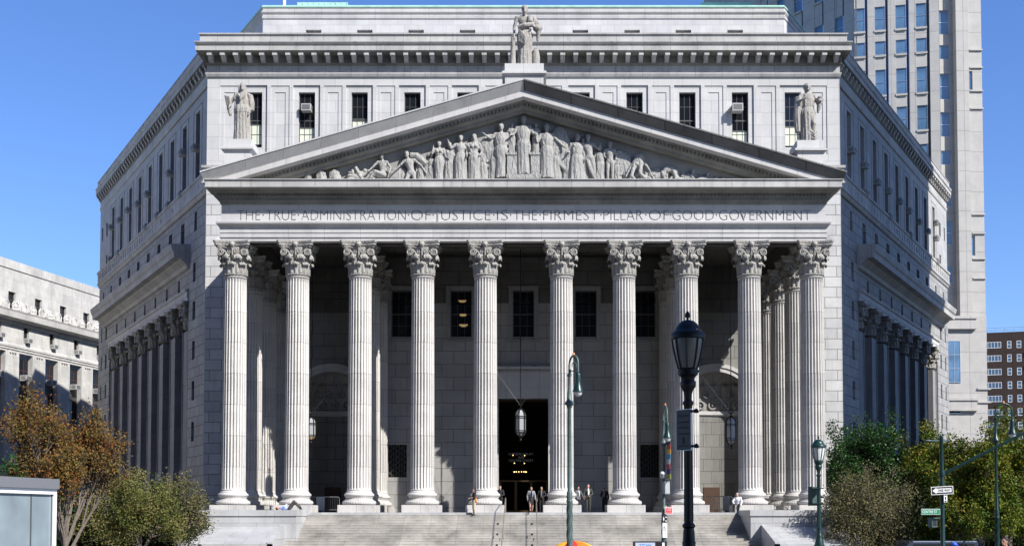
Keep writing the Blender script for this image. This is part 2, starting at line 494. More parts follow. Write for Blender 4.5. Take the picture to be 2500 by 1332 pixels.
# ------------------------------------------------------------------ ground, road, pavement
def sheet(name, pts, z, material, kind='structure'):
    mb = MB(); mb.add([(x, y, z) for x, y in pts], [tuple(range(len(pts)))])
    return tag(mb.build(name, material), kind=kind)
M_ASPH = mat("asphalt", (.05, .05, .052), .9, noise=.25, nscale=8, bump=.3)
M_EARTH = mat("park_ground", (.06, .055, .04), .95, noise=.3, nscale=3)
mb = MB()
prof_g = [(-60, 1.6), (12, 1.6), (30, 1.38), (44, 1.25), (47, .12), (52, 0.0)]
for (y0, z0), (y1, z1) in zip(prof_g, prof_g[1:]):
    mb.quad((-200, y0, z0), (200, y0, z0), (200, y1, z1), (-200, y1, z1))
tag(mb.build("plaza_paving", M_PAVE), kind='structure')
mb = MB(); mb.box(-200, 200, 52, 62, -.3, 0.0); tag(mb.build("road", M_ASPH), kind='structure')
mb = MB(); mb.box(-200, 200, 62, 71.5, -.3, .14); tag(mb.build("pavement", M_PAVE), kind='structure')
sheet("ground", [(-3000, -3000), (3000, -3000), (3000, 4500), (-3000, 4500)], -.32, M_EARTH)
mb = MB(); mb.box(-200, 200, 71.5, 260, -.3, .10); tag(mb.build("park_lawn", M_EARTH), kind='structure')
mb = MB()
for k in range(-16, 17): mb.box(k * 6 - 1.5, k * 6 + 1.5, 56.9, 57.05, -.1, .006)
tag(mb.build("lane_marking", mat("road_paint", (.7, .7, .65), .6)), kind='structure')

# ------------------------------------------------------------------ COURTHOUSE
ORG = (0, 93, 0)
CH = empty("courthouse", ORG, 0, "pale granite courthouse with ten fluted columns, a sculpted pediment and two receding wings", "courthouse")
def part(mb, name, material, smooth=None, parent=None):
    return mb.build(name, material, parent or CH, ORG, smooth=smooth)
FR = (0, 93, 1, 0, 0, -1)
WR = (25, 94, .5, .8660254, .8660254, -.5)
WL = (-25, 94, -.5, .8660254, -.8660254, -.5)
COLX = [2.545 + 4.19 * k for k in range(5)]
CY0 = 79.0
ZF = 3.53
FL = 46.6     # length of a wing

# window meshes
WIN = {}
def window_meshes(wd, ht, style):
    key = (round(wd, 2), round(ht, 2), style)
    if key in WIN: return WIN[key]
    f = MB(); p = MB(); b = None
    t = .07
    f.box(-wd / 2, -wd / 2 + t, -.05, .05, 0, ht); f.box(wd / 2 - t, wd / 2, -.05, .05, 0, ht)
    f.box(-wd / 2 + t, wd / 2 - t, -.05, .05, 0, t); f.box(-wd / 2 + t, wd / 2 - t, -.05, .05, ht - t, ht)
    nrow = max(1, round(ht / (1.1 if style != 'hall' else .85))); ncol = 3 if wd > .95 else 2
    if style in ('grid', 'hall', 'blind', 'tall'):
        for i in range(1, ncol):
            x = -wd / 2 + wd * i / ncol; f.box(x - .018, x + .018, -.03, .03, t, ht - t)
        for j in range(1, nrow):
            z = ht * j / nrow; hh = .05 if j == nrow // 2 or style == 'tall' else .018
            f.box(-wd / 2 + t, wd / 2 - t, -.034, .034, z - hh, z + hh)
    if style == 'tall':
        for z in (ht * .36, ht * .70): f.box(-wd / 2 + t, wd / 2 - t, -.045, .045, z - .45, z + .45)
    if style == 'plain':
        f.box(-wd / 2 + t, wd / 2 - t, -.04, .04, ht * .5 - .03, ht * .5 + .03)
    p.box(-wd / 2 + t, wd / 2 - t, .0, .02, t, ht - t)
    bm_ = None
    if style == 'blind':
        b = MB(); b.box(-wd / 2 + t, wd / 2 - t, -.012, -.002, ht * .06, ht * .36)
        bm_ = b.mesh("blind", M_BLIND)
    r_ = (f.mesh("window", M_FRAME), p.mesh("pane", M_GLASS), bm_)
    WIN[key] = r_
    return r_
def add_window(fr, u, z, wd, ht, d, style='grid', blind_h=None):
    fm, pm, bm_ = window_meshes(wd, ht, style)
    x = fr[0] + u * fr[2] + d * fr[4] - ORG[0]; y = fr[1] + u * fr[3] + d * fr[5] - ORG[1]
    rz = math.atan2(fr[4], -fr[5])
    o = link("window", fm, CH, (x, y, z), rz)
    link("pane", pm, o)
    if bm_: link("blind", bm_, o)
    return o
ac1 = MB(); ac1.box(-.36, .36, -.62, .06, 0, .52)
AC_ME = ac1.mesh("air_conditioner", M_AC)
ac2 = MB(); ac2.box(-.30, .30, -.635, -.62, .07, .45)
for i in range(6): ac2.box(-.37, -.36, -.5 + i * .07, -.47 + i * .07, .1, .42); ac2.box(.36, .37, -.5 + i * .07, -.47 + i * .07, .1, .42)
ACG_ME = ac2.mesh("grille", M_ACG)
def add_ac(fr, u, z, d=-.15, sc=1.0):
    x = fr[0] + u * fr[2] + d * fr[4] - ORG[0]; y = fr[1] + u * fr[3] + d * fr[5] - ORG[1]
    o = link("air_conditioner", AC_ME, CH, (x, y, z), math.atan2(fr[4], -fr[5]), (sc, sc, sc))
    link("grille", ACG_ME, o)

# --- front block wall
holes = [(-19.9, 19.9, 3.2, 22.95, 0)]
fw = [0] + [s * x for x in (4.62, 8.83, 13.03, 17.22, 21.42) for s in (1, -1)]
for x in fw: holes.append((x - 1.07, x + 1.07, 31.3, 37.46, .13))
pil = [s * x for x in (2.31, 6.72, 10.93, 15.12, 19.32, 23.35) for s in (1, -1)]
for x in pil: holes.append((x - .74, x + .74, 31.9, 37.42, .06))
mb = MB(); mb.panel(FR, -25.1, 25.1, 29.6, 38.2, [h for h in holes if h[2] > 10], .1)
for x in fw: mb.panel(FR, x - 1.07, x + 1.07, 31.3, 37.46, [(x - .65, x + .65, 32.5, 36.93)], .42, -.13)
for x in pil:
    mb.panel(FR, x - .74, x + .74, 31.9, 37.42, [(x - .42, x + .42, 31.95, 36.9)], .05, -.06)
    mb.fbox(FR, x - .42, x + .42, -.2, -.11, 31.95, 36.9)
part(mb, "upper_wall", M_BIG)
mb = MB(); mb.panel(FR, -25.1, 25.1, 0, 29.6, [holes[0]], 0)
for s in (-1, 1):
    mb.quad((s * 25.1, 93, 0), (s * 25.1, 94.3, 0), (s * 25.1, 94.3, 39), (s * 25.1, 93, 39))
part(mb, "front_wall", M_WALL)
for i, x in enumerate(fw):
    bh = [.0, .33, .45, .4, .5, .34, .52, .3, .36, .38, .42][i] or .01
    o = add_window(FR, x, 32.5, 1.3, 4.43, -.42, 'grid')
    if bh:
        q = MB(); q.box(-.58, .58, -.012, -.002, .22 + .1 * (i % 3), 4.43 * bh); link("blind", q.mesh("blind", M_BLIND), o)
        q = MB(); q.box(-.58, .58, -.04, .0, 4.43 * bh, 4.43 * bh + .1); link("sash_rail", q.mesh("sash_rail", M_FRAME), o)
add_ac(FR, -17.22, 35.35, -.38, 1.05); add_ac(FR, 16.9, 35.2, -.05, 1.15)

# --- wings
WIN_S = [4.2 + 4.38 * k for k in range(-1, 9)]
ROW2_S = [8.9 + 4.38 * k for k in range(7)]
BAY_S = [9.95 + 4.42 * k for k in range(7)]
PIL_S = [7.75 + 4.42 * k for k in range(8)]
slit_fr, slit_gl = MB(), MB()
for wi, fr in enumerate((WL, WR)):
    # upper zone 29.6..39.0
    hs = [(u - .65, u + .65, 30.95, 36.9) for u in WIN_S if u > .8] + [(42.2, 43.1, 34.4, 35.9), (42.2, 43.1, 30.95, 32.3), (44.9, 45.6, 34.4, 35.9)]
    mb = MB(); mb.panel(fr, .1, FL, 29.6, 38.4, hs, .45)
    for u in [x for x in WIN_S if x > .8]:
        mb.fbox(fr, u - 1.35, u - 1.30, 0, .035, 31.2, 37.3); mb.fbox(fr, u + 1.30, u + 1.35, 0, .035, 31.2, 37.3); mb.fbox(fr, u - 1.35, u + 1.35, 0, .035, 37.3, 37.36)
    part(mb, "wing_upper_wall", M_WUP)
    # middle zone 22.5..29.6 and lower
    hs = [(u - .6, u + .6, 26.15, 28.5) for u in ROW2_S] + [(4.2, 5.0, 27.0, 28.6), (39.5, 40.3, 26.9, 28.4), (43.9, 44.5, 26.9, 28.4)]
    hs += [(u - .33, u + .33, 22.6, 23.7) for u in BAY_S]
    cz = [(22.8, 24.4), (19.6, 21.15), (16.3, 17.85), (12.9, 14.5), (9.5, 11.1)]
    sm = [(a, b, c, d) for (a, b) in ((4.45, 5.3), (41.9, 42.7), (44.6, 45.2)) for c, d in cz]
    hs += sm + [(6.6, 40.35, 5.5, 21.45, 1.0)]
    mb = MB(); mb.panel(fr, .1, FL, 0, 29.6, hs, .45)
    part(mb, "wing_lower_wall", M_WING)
    mb = MB(); bays = [(u - 1.02, u + 1.02, 8.2, 21.2, .35) for u in BAY_S]
    mb.panel(fr, 6.6, 40.35, 5.5, 21.45, bays, .35, -1.0)
    for u in BAY_S: mb.fbox(fr, u - 1.15, u + 1.15, -1.0, -.8, 7.95, 8.2)
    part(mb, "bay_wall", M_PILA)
    for k, u in enumerate(x for x in WIN_S if x > .8): add_window(fr, u, 30.95, 1.3, 5.95, -.38, 'grid')
    for u in ROW2_S: add_window(fr, u, 26.15, 1.2, 2.35, -.38, 'plain')
    for u in BAY_S: add_window(fr, u, 8.2, 2.04, 13.0, -1.3, 'tall')
    for a, b, c, d in [(4.2, 5.0, 27.0, 28.6), (39.5, 40.3, 26.9, 28.4), (43.9, 44.5, 26.9, 28.4), (42.2, 43.1, 34.4, 35.9), (42.2, 43.1, 30.95, 32.3), (44.9, 45.6, 34.4, 35.9)] + [(u - .33, u + .33, 22.6, 23.7) for u in BAY_S] + sm:
        slit_gl.fbox(fr, a, b, -.42, -.38, c, d)
        slit_fr.fbox(fr, a, a + .05, -.38, -.34, c, d); slit_fr.fbox(fr, b - .05, b, -.38, -.34, c, d)
        slit_fr.fbox(fr, a, b, -.375, -.345, (c + d) / 2 - .03, (c + d) / 2 + .03)
    # mid cornice + architrave of the engaged order
    path = [(fr[0] + u * fr[2], fr[1] + u * fr[3]) for u in ((6.3, 43.0) if fr is WR else (43.0, 6.3))]
    mb = MB(); mb.sweep(path, [(0, 24.1), (.25, 24.2), (.3, 24.5), (.75, 24.85), (.8, 24.95), (1.35, 25.0), (1.38, 25.45), (1.5, 25.6), (1.6, 26.0), (1.6, 26.1), (0, 26.2)])
    part(mb, "middle_cornice", M_CORN)
    path = [(fr[0] + u * fr[2], fr[1] + u * fr[3]) for u in ((6.55, 40.4) if fr is WR else (40.4, 6.55))]
    mb = MB(); mb.sweep(path, [(0, 21.45), (.12, 21.45), (.12, 21.8), (.16, 21.82), (.16, 22.2), (.3, 22.3), (.32, 22.42), (.05, 22.48), (0, 22.5)])
    part(mb, "architrave", M_TRIM)
    # frieze band with carved panels
    path = [(fr[0] + u * fr[2], fr[1] + u * fr[3]) for u in ((.3, FL) if fr is WR else (FL, .3))]
# string band around front corners and wings
def wing_pt(fr, u): return (fr[0] + u * fr[2], fr[1] + u * fr[3])
PATH = [wing_pt(WL, FL), (-25.1, 94.0), (-25.1, 93), (25.1, 93), (25.1, 94.0), wing_pt(WR, FL)]
mb = MB(); mb.sweep(PATH, [(0, 29.2), (.1, 29.25), (.22, 29.5), (.3, 29.55), (.3, 29.65), (.22, 29.7), (.22, 30.7), (.32, 30.75), (.34, 30.95), (0, 31.0)])
for fr in (WL, WR):
    for k in range(41):
        u = 1.6 + k * 1.1
        if k % 4 == 1:
            c = (fr[0] + u * fr[2] + .24 * fr[4], fr[1] + u * fr[3] + .24 * fr[5], 30.2)
            for q in range(8):
                a = q * math.pi / 4; mb.ball((c[0] + .22 * math.cos(a) * fr[2], c[1] + .22 * math.cos(a) * fr[3], c[2] + .22 * math.sin(a)), .09, 6, 4)
            mb.ball(c, .13, 8, 6)
        else:
            mb.fbox(fr, u - .07, u + .07, .22, .30, 29.85, 30.6); mb.fbox(fr, u - .16, u + .16, .22, .29, 30.15, 30.3)
for s in (-1, 1):
    for u in (s * 24.55, s * 23.2):
        for q in range(4):
            mb.ball((u, 93 - .25, 29.9 + q * .21), .13, 8, 5, (1, .6, .9))
        mb.box(u - .22, u + .22, 92.74, 92.79, 29.85, 30.6)
part(mb, "belt_course", M_CORN)
part(slit_fr, "window_slits_frames", M_FRAME); o = part(slit_gl, "window_slits", M_GLASS); o["kind"] = "stuff"

# --- main cornice
MULT = [1, 1.2, 2.15, 1.2, 1]
mb = MB(); mb.sweep(PATH, [(0, 38.05), (.06, 38.1), (.1, 38.3), (.1, 38.4), (.03, 38.42), (.03, 39.0), (0, 39.0)], MULT); mb.sweep(PATH, [(0, 39.8), (.56, 39.8), (.56, 40.15), (.50, 40.18), (.50, 40.25), (.58, 40.3), (.62, 40.42), (.62, 40.48), (.40, 40.5), (.40, 40.62), (.36, 40.65), (.36, 41.2), (.42, 41.22), (.42, 41.3), (0, 41.3)], MULT)
def modillion(fr, u, m):
    w2 = .19
    mb.fbox(fr, u - w2, u + w2, .12, .50 * m, 39.48, 39.74)
    mb.fbox(fr, u - w2 * .85, u + w2 * .85, .12, .26 * m, 39.15, 39.48)
    P = lambda uu, d, z: (fr[0] + uu * fr[2] + d * fr[4], fr[1] + uu * fr[3] + d * fr[5], z)
    a = [P(u - w2 * .85, .26 * m, 39.2), P(u - w2 * .85, .26 * m, 39.48), P(u - w2 * .85, .42 * m, 39.48), P(u + w2 * .85, .26 * m, 39.2), P(u + w2 * .85, .26 * m, 39.48), P(u + w2 * .85, .42 * m, 39.48)]
    mb.add(a, [(0, 1, 2), (3, 5, 4), (0, 3, 4, 1), (0, 2, 5, 3), (1, 4, 5, 2)])
for k in range(49): modillion(FR, -24.72 + k * 1.03, 2.15)
for fr in (WL, WR):
    for k in range(45): modillion(fr, .9 + k * 1.03, 1.0)
part(mb, "main_cornice", M_CORN)
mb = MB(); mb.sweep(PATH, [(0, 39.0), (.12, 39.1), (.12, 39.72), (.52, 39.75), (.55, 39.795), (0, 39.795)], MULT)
part(mb, "cornice_soffit", M_DARK)  # stain plus the shade between modillions, painted as a dark tone

# --- roof of body and attic storey
mb = MB()
RP = [wing_pt(WL, FL), (-25.1, 94), (-25.1, 93), (25.1, 93), (25.1, 94), wing_pt(WR, FL), (25, 174.7), (-25, 174.7)]
mb.add([(x, y, 41.15) for x, y in RP], [tuple(range(8))])
part(mb, "flat_roof", M_ROOF)
mb = MB()
for a, b in (((48.3, 134.36), (25, 174.7)), ((25, 174.7), (-25, 174.7)), ((-25, 174.7), (-48.3, 134.36))):
    mb.quad((a[0], a[1], 0), (b[0], b[1], 0), (b[0], b[1], 41.3), (a[0], a[1], 41.3))
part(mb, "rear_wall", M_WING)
AY = 104.0
AR = (23.2, AY, .5, .8660254, .8660254, -.5); AL = (-23.2, AY, -.5, .8660254, -.8660254, -.5)
FA = (0, AY, 1, 0, 0, -1)
sl = [((x - 1278) / F_ * 106, ) for x in (767, 891.5, 1016.5, 1141.5, 1416.5, 1542.5, 1667.5, 1793.5)]
hs = [(a[0] - .69, a[0] + .69, 46.2, 46.5) for a in sl]
mb = MB(); mb.panel(FA, -23.2, 23.2, 41, 48.5, hs, .6)
mb.panel(AR, 0, 36, 41, 48.5); mb.panel(AL, 0, 36, 41, 48.5)
part(mb, "attic_wall", M_ATTIC)
mb = MB()
for a in sl: mb.box(a[0] - .69, a[0] + .69, AY + .58, AY + .62, 46.2, 46.5)
part(mb, "attic_vents", M_INT)
APATH = [wing_pt(AL, 36), (-23.2, AY), (23.2, AY), wing_pt(AR, 36)]
mb = MB(); mb.sweep(APATH, [(0, 47.45), (.08, 47.5), (.1, 47.72), (.02, 47.75), (.02, 47.85), (.1, 47.95), (.16, 48.05), (.16, 48.15), (.02, 48.2), (.02, 48.5), (0, 48.5)])
part(mb, "attic_cornice", M_TRIM)
mb = MB(); mb.sweep(APATH, [(-.3, 48.5), (.1, 48.5), (.12, 48.62), (.0, 48.72), (-.3, 48.72)])
mb.add([(x, y, 48.66) for x, y in APATH + [(22, 165), (-22, 165)]], [tuple(range(6))])
part(mb, "copper_eave", M_COPPER)
for s, x0, x1 in ((-1, at(727, 5, 112)[0], at(848, 5, 112)[0]), (1, at(1712, 5, 112)[0], at(1836, 5, 112)[0])):
    mb = MB(); mb.box(x0, x1, 112, 119, 48.6, 52.5)
    nseam = 9
    for i in range(nseam + 1):
        x = x0 + (x1 - x0) * i / nseam; mb.box(x - .03, x + .03, 111.94, 112, 48.6, 52.5)
    xs = x1 if s < 0 else x0; q = -s
    mb.add([(xs, 112.2, 48.6), (xs + q * .9, 112.2, 48.6), (xs, 112.2, 51.5), (xs, 112.5, 48.6), (xs + q * .9, 112.5, 48.6), (xs, 112.5, 51.5)], [(0, 1, 2), (3, 5, 4), (0, 2, 5, 3), (1, 4, 5, 2), (0, 3, 4, 1)])
    part(mb, "copper_penthouse", M_COPPER)
    mb = MB(); xd = (x0 + x1) / 2 + (1.2 if s < 0 else -1.3); mb.box(xd - .5, xd + .5, 111.9, 111.96, 48.6, 51.5)
    part(mb, "penthouse_door", mat("grey_metal", (.35, .38, .42), .5, .3) if s < 0 else mat("tan_board", (.55, .40, .24), .7))
mb = MB(); x = at(704 - 10, 5, 108)[0]; mb.tube([(x, 108, 48.6), (x, 108, 60)], [.16, .12], 10)
part(mb, "flagpole", M_WHITE, 40)

# --- portico podium, steps, cheeks
mb = MB(); mb.box(-20.4, 20.4, 77.45, 93.05, 0, ZF)
mb.box(-20.4, -14.05, 73.5, 77.45, 0, 3.3); mb.box(14.05, 20.4, 73.5, 77.45, 0, 3.3)
part(mb, "podium", M_CHEEK)
mb = MB(); mb.box(-19.9, 19.9, 78.0, 93.0, ZF, ZF + .005); part(mb, "porch_floor", stone("porch_paving", (.16, .155, .15), 1.2, 1.2, .02, .6, .1, .4))
mb = MB()
for s in (-1, 1):
    a, b = sorted((s * 14.0, s * 20.46)); mb.box(a, b, 73.42, 77.5, 3.3, 3.66)
part(mb, "podium_coping", M_CHEEK)
mb = MB()
NR = 22; rise = ZF / NR
for i in range(1, NR):
    z = ZF - i * rise; y0 = 77.45 - i * .36; hx = 14.05 if y0 > 73.6 else 14.75
    mb.box(-hx, hx, y0, y0 + .38, 0 if i == NR - 1 else z - rise - .05, z)
    mb.box(-hx, hx, y0 - .012, y0, z - .03, z)
part(mb, "staircase", M_STEP)
for s in (-1, 1):
    mb = MB(); x0, x1 = 14.75 * s, 20.1 * s
    def wedge(a, b, y0, y1, z0, zf, zb):
        mb.add([(a, y0, z0), (b, y0, z0), (b, y1, z0), (a, y1, z0), (a, y0, zf), (b, y0, zf), (b, y1, zb), (a, y1, zb)],
               [(0, 3, 2, 1), (4, 5, 6, 7), (0, 1, 5, 4), (1, 2, 6, 5), (2, 3, 7, 6), (3, 0, 4, 7)])
    wedge(x0, x1, 69.7, 73.5, 0, 1.62, 2.62)
    wedge(14.7 * s, 15.0 * s, 69.55, 73.49, 1.45, 1.76, 2.76)
    mb.box(*sorted((14.7 * s, 20.15 * s)), 69.55, 69.699, 1.45, 1.66)
    part(mb, "cheek_wall", M_CHEEK)
mb = MB()
for x in (-1.62, .55):
    for i in (4, 8, 12):
        z = ZF - i * rise; y = 77.45 - i * .36
        mb.box(x - .05, x + .05, y - .045, y - .02, z - .14, z - .03)
part(mb, "step_vent", M_INT)  # small dark vents in the step risers
for x0, x1 in ((-1.17, -1.33), (.84, .84)):
    mb = MB()
    top = [(x0, 77.9, ZF + .02), (x0, 77.9, ZF + .95), (x0, 77.4, ZF + .9)]
    bot = (x1, 69.9, ZF - 21 * rise + .92)
    mb.tube(top[:2], .03, 8); mb.tube(top[1:] + [bot], .03, 8)
    for t in (.5, .98):
        p = Vector(top[2]).lerp(Vector(bot), t); mb.tube([(p.x, p.y, p.z - .95), p], .025, 8)
    part(mb, "handrail", mat("brass_rail", (.35, .31, .24), .35, .6), 40)

# --- column order
def column_meshes():
    H0, H1 = .49, 1.45                      # plinth top, base top above floor
    b = MB(); b.box(-1.25, 1.25, -1.25, 1.25, 0, H0)
    prof = [(1.10, H0)]
    def torus(r, z, h):
        return [(r + h / 2 * math.sin(a), z + h / 2 - h / 2 * math.cos(a)) for a in [math.pi * k / 8 for k in range(9)]]
    prof += torus(.98, H0, .30) + [(.95, H0 + .31), (.95, H0 + .36), (.885, H0 + .40), (.87, H0 + .46), (.92, H0 + .52), (.93, H0 + .56)] + torus(.89, H0 + .56, .22) + [(.875, H0 + .80), (.875, H0 + .84), (.82, H0 + .90), (.80, H1)]
    b.lathe(prof, 40)
    base = b.mesh("base", M_SHAFT, smooth=35)
    s = MB(); N = 24; ts = (0, .08, .13, .26, .5, .74, .87, .92); z0, z1 = H1, 15.72
    rings = []
    K = 16
    zz = [(z0, 0), (z0 + .07, .0), (z0 + .12, .6), (z0 + .22, 1)] + [(z0 + .22 + (z1 - z0 - .5) * i / K, 1) for i in range(1, K)] + [(z1 - .28, 1), (z1 - .17, .6), (z1 - .12, 0), (z1, 0)]
    for z, dm in zz:
        q = (z - z0) / (z1 - z0); rad = .795 - .055 * q ** 1.7 + (.02 if dm == 0 else 0)
        ring = []
        for k in range(N):
            for t in ts:
                a = 2 * math.pi * (k + t) / N; x = (t - .5) / .42
                d = .10 * math.sqrt(max(0, 1 - x * x)) * dm
                ring.append(((rad - d) * math.cos(a), (rad - d) * math.sin(a), z))
        rings.append(ring)
    s.loft(rings)
    shaft = s.mesh("column", M_SHAFT, smooth=50)
    # UV of shaft: height only, so that drum joints ring it
    # capital
    c = MB(); CZ = 15.72
    c.lathe([(.76, 0), (.80, .02), (.83, .07), (.80, .12), (.74, .14), (.72, .2), (.72, .9), (.76, 1.3), (.86, 1.6), (.98, 1.78), (.98, 1.84)], 32, (0, 0, CZ))
    def leaf(a, zb, hh, w0, r0, out):
        pr = [(0, 0), (.02, .2), (.035, .4), (.05, .58), (.085, .74), (.16, .88), (.26, .97), (.36, .985), (.43, .92), (.45, .82), (.41, .76)]
        nt_ = 9; rows = []
        for i, (o, zf) in enumerate(pr):
            sfrac = i / (len(pr) - 1)
            wv = w0 * (.72 + .42 * math.sin(min(1, sfrac * 1.25) * 2.6)) * (1 - .25 * max(0, sfrac - .7) / .3)
            wv *= 1 + .16 * math.cos(sfrac * math.pi * 7)
            row = []
            for j in range(nt_):
                t = (j / (nt_ - 1) - .5) * 2
                rad = r0 + o * out - .07 * t * t - .025 * math.cos(t * math.pi * 3) + (.03 if abs(t) < .2 else 0)
                z = zb + hh * zf - (.05 * abs(t) * sfrac * hh)
                ang = a + t * wv / 2 / r0
                row.append((rad * math.cos(ang), rad * math.sin(ang), CZ + z))
            rows.append(row)
        vs = [p for r_ in rows for p in r_]; fs = []
        for i in range(len(rows) - 1):
            for j in range(nt_ - 1): fs.append((i * nt_ + j, i * nt_ + j + 1, (i + 1) * nt_ + j + 1, (i + 1) * nt_ + j))
        c.add(vs, fs)
        # thicker core of the leaf and rib
        c.tube([((r0 + o * out - .03) * math.cos(a), (r0 + o * out - .03) * math.sin(a), CZ + zb + hh * zf) for o, zf in pr], [.07, .07, .06, .06, .06, .06, .055, .055, .05, .045, .03], 7)
    for k in range(8): leaf(math.pi / 8 + k * math.pi / 4 + math.pi / 8, .14, .72, .50, .78, .62)
    for k in range(8): leaf(math.pi / 8 + k * math.pi / 4, .16, 1.22, .46, .79, .82)
    for k in range(4):     # corner volutes + inner scrolls
        ad = math.pi / 4 + k * math.pi / 2
        for sgn in (-1, 1):
            fa = ad + sgn * math.pi / 4        # face this scroll looks to
            n_ = Vector((math.cos(fa), math.sin(fa), 0)); tt = Vector((-math.sin(fa), math.cos(fa), 0)) * (-sgn)
            cen = n_ * .93 + tt * .80 + Vector((0, 0, CZ + 1.50))
            pts = []; rd = []
            for i in range(34):
                q = i / 33; a = .9 + q * 4.2 * math.pi; rr = .23 * (1 - q) ** .8 + .012
                pts.append(cen + tt * rr * math.cos(a) + Vector((0, 0, 1)) * rr * math.sin(a) + n_ * (.08 * q)); rd.append(.055 * (1 - .55 * q))
            start = [n_ * .80 + tt * .22 + Vector((0, 0, CZ + 1.05)), n_ * .84 + tt * .38 + Vector((0, 0, CZ + 1.42)), n_ * .88 + tt * .60 + Vector((0, 0, CZ + 1.66))]
            c.tube(start + pts, [.07, .07, .06] + rd, 7)
            # inner helix
            cen2 = n_ * .90 + tt * .20 + Vector((0, 0, CZ + 1.55)); pts = []; rd = []
            for i in range(20):
                q = i / 19; a = 2.2 - q * 3.2 * math.pi; rr = .14 * (1 - q) + .012
                pts.append(cen2 + tt * rr * math.cos(a) + Vector((0, 0, 1)) * rr * math.sin(a)); rd.append(.035 * (1 - .5 * q))
            c.tube([n_ * .80 + tt * .30 + Vector((0, 0, CZ + 1.1))] + pts, [.05] + rd, 6)
    ab = []
    def aba(hw, inset, z):
        ring = []
        for k in range(4):
            a = k * math.pi / 2
            for t in [i / 8 for i in range(0, 9)]:
                x = -hw + .13 + t * (2 * hw - .26); y = -(hw) + inset * (1 - ((t - .5) * 2) ** 2)
                ring.append((x * math.cos(a) - y * math.sin(a), x * math.sin(a) + y * math.cos(a), CZ + z))
        return ring
    c.loft([aba(1.06, .26, 1.80), aba(1.10, .26, 1.90), aba(1.18, .26, 1.96), aba(1.18, .26, 2.02), aba(1.14, .26, 2.04), aba(1.22, .26, 2.12), aba(1.24, .26, 2.25)])
    for k in range(4):
        a = k * math.pi / 2; q = (1.02 * math.cos(a), 1.02 * math.sin(a), CZ + 2.02)
        c.ball(q, .17, 10, 7)
        for j in range(6):
            b2 = j * math.pi / 3; tx, ty = -math.sin(a), math.cos(a)
            c.ball((q[0] + tx * .14 * math.cos(b2), q[1] + ty * .14 * math.cos(b2), q[2] + .14 * math.sin(b2)), .075, 6, 5)
        c.tube([(.82 * math.cos(a), .82 * math.sin(a), CZ + 1.0), (.93 * math.cos(a), .93 * math.sin(a), CZ + 1.5), (.98 * math.cos(a), .98 * math.sin(a), CZ + 1.9)], [.05, .06, .07], 6)
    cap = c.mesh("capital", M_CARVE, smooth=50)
    return base, shaft, cap
BASE_ME, SHAFT_ME, CAP_ME = column_meshes()
def add_column(x, y):
    o = link("column", SHAFT_ME, CH, (x - ORG[0], y - ORG[1], ZF))
    link("base", BASE_ME, o); link("capital", CAP_ME, o)
for x in COLX:
    for s in (-1, 1): add_column(s * x, CY0)
for s in (-1, 1):
    for z in (4.7, 9.4, 13.75): add_column(s * 19.28, CY0 + z)
    for z in (4.7, 9.4): add_column(s * 10.92, CY0 + z)
# engaged order of the wings
pb = MB(); pb.box(-.95, .95, -.35, .5, 5.5, 19.0); pb.box(-1.1, 1.1, -.5, .5, 5.5, 7.2)
for sx in (-1, 1): pb.box(*sorted((sx * .95, sx * .80)), -.42, -.35, 7.2, 19.0)
PIL_ME = pb.mesh("pilaster", M_PILA)
for fr in (WL, WR):
    for u in PIL_S:
        x = fr[0] + u * fr[2] - .45 * fr[4] - ORG[0]; y = fr[1] + u * fr[3] - .45 * fr[5] - ORG[1]
        o = link("pilaster", PIL_ME, CH, (x, y, 0), math.atan2(fr[4], -fr[5]))
        link("capital", CAP_ME, o, (0, .25, 19.2 - 15.72))

# --- portico entablature
EP = [(-20.07, 93), (-20.07, 78.15), (20.07, 78.15), (20.07, 93)]
EM = [1.0, 1.55, 1.0]
mb = MB(); mb.sweep(EP, [(-.6, 21.5), (0, 21.5), (0, 21.72), (.05, 21.74), (.05, 22.02), (.08, 22.04), (.08, 22.38), (.14, 22.42), (.16, 22.5), (.26, 22.58), (.28, 22.68), (0, 22.72), (-.6, 22.72)], EM, caps=False)
for s in (-1, 1):  # splayed foot of the architrave over the corner capitals
    mb.add([(s * 20.1, 78.12, 21.5), (s * 20.62, 78.0, 21.5), (s * 20.1, 78.12, 21.95), (s * 20.1, 80, 21.5), (s * 20.62, 80, 21.5), (s * 20.1, 80, 21.95)], [(0, 1, 2), (3, 5, 4), (0, 2, 5, 3), (1, 4, 5, 2), (0, 3, 4, 1)])
part(mb, "architrave", M_TRIM)
mb = MB(); mb.quad((-20.07, 78.15, 22.7), (-20.07, 93, 22.7), (-20.07, 93, 23.95), (-20.07, 78.15, 23.95)); mb.quad((20.07, 78.15, 22.7), (20.07, 93, 22.7), (20.07, 93, 23.95), (20.07, 78.15, 23.95))
part(mb, "side_frieze", M_TRIM)
# inscribed front frieze: letters cut into the slab
slab = MB(); slab.box(-20.068, 20.068, 78.15, 78.6, 22.66, 23.96)
sl_me = slab.mesh("inscribed_frieze", M_BIG, ORG)
slab_o = link("inscribed_frieze", sl_me, CH)
WORDS = [("THE", 580, 636), ("TRUE", 650, 723), ("ADMINISTRATION", 736, 991), ("OF", 1004, 1052), ("JUSTICE", 1063, 1198), ("IS", 1213, 1240), ("THE", 1253, 1311), ("FIRMEST", 1326, 1461), ("PILLAR", 1473, 1569), ("OF", 1584, 1633), ("GOOD", 1641, 1742), ("GOVERNMENT", 1755, 1979)]
vs_all, fs_all = [], []
def add_me(me, dx, dz, dy):
    o = len(vs_all)
    vs_all.extend([(v.co.x + dx, v.co.y + dy, v.co.z + dz) for v in me.vertices])
    fs_all.extend([tuple(i + o for i in p.vertices) for p in me.polygons])
KX = 79.0 / F_
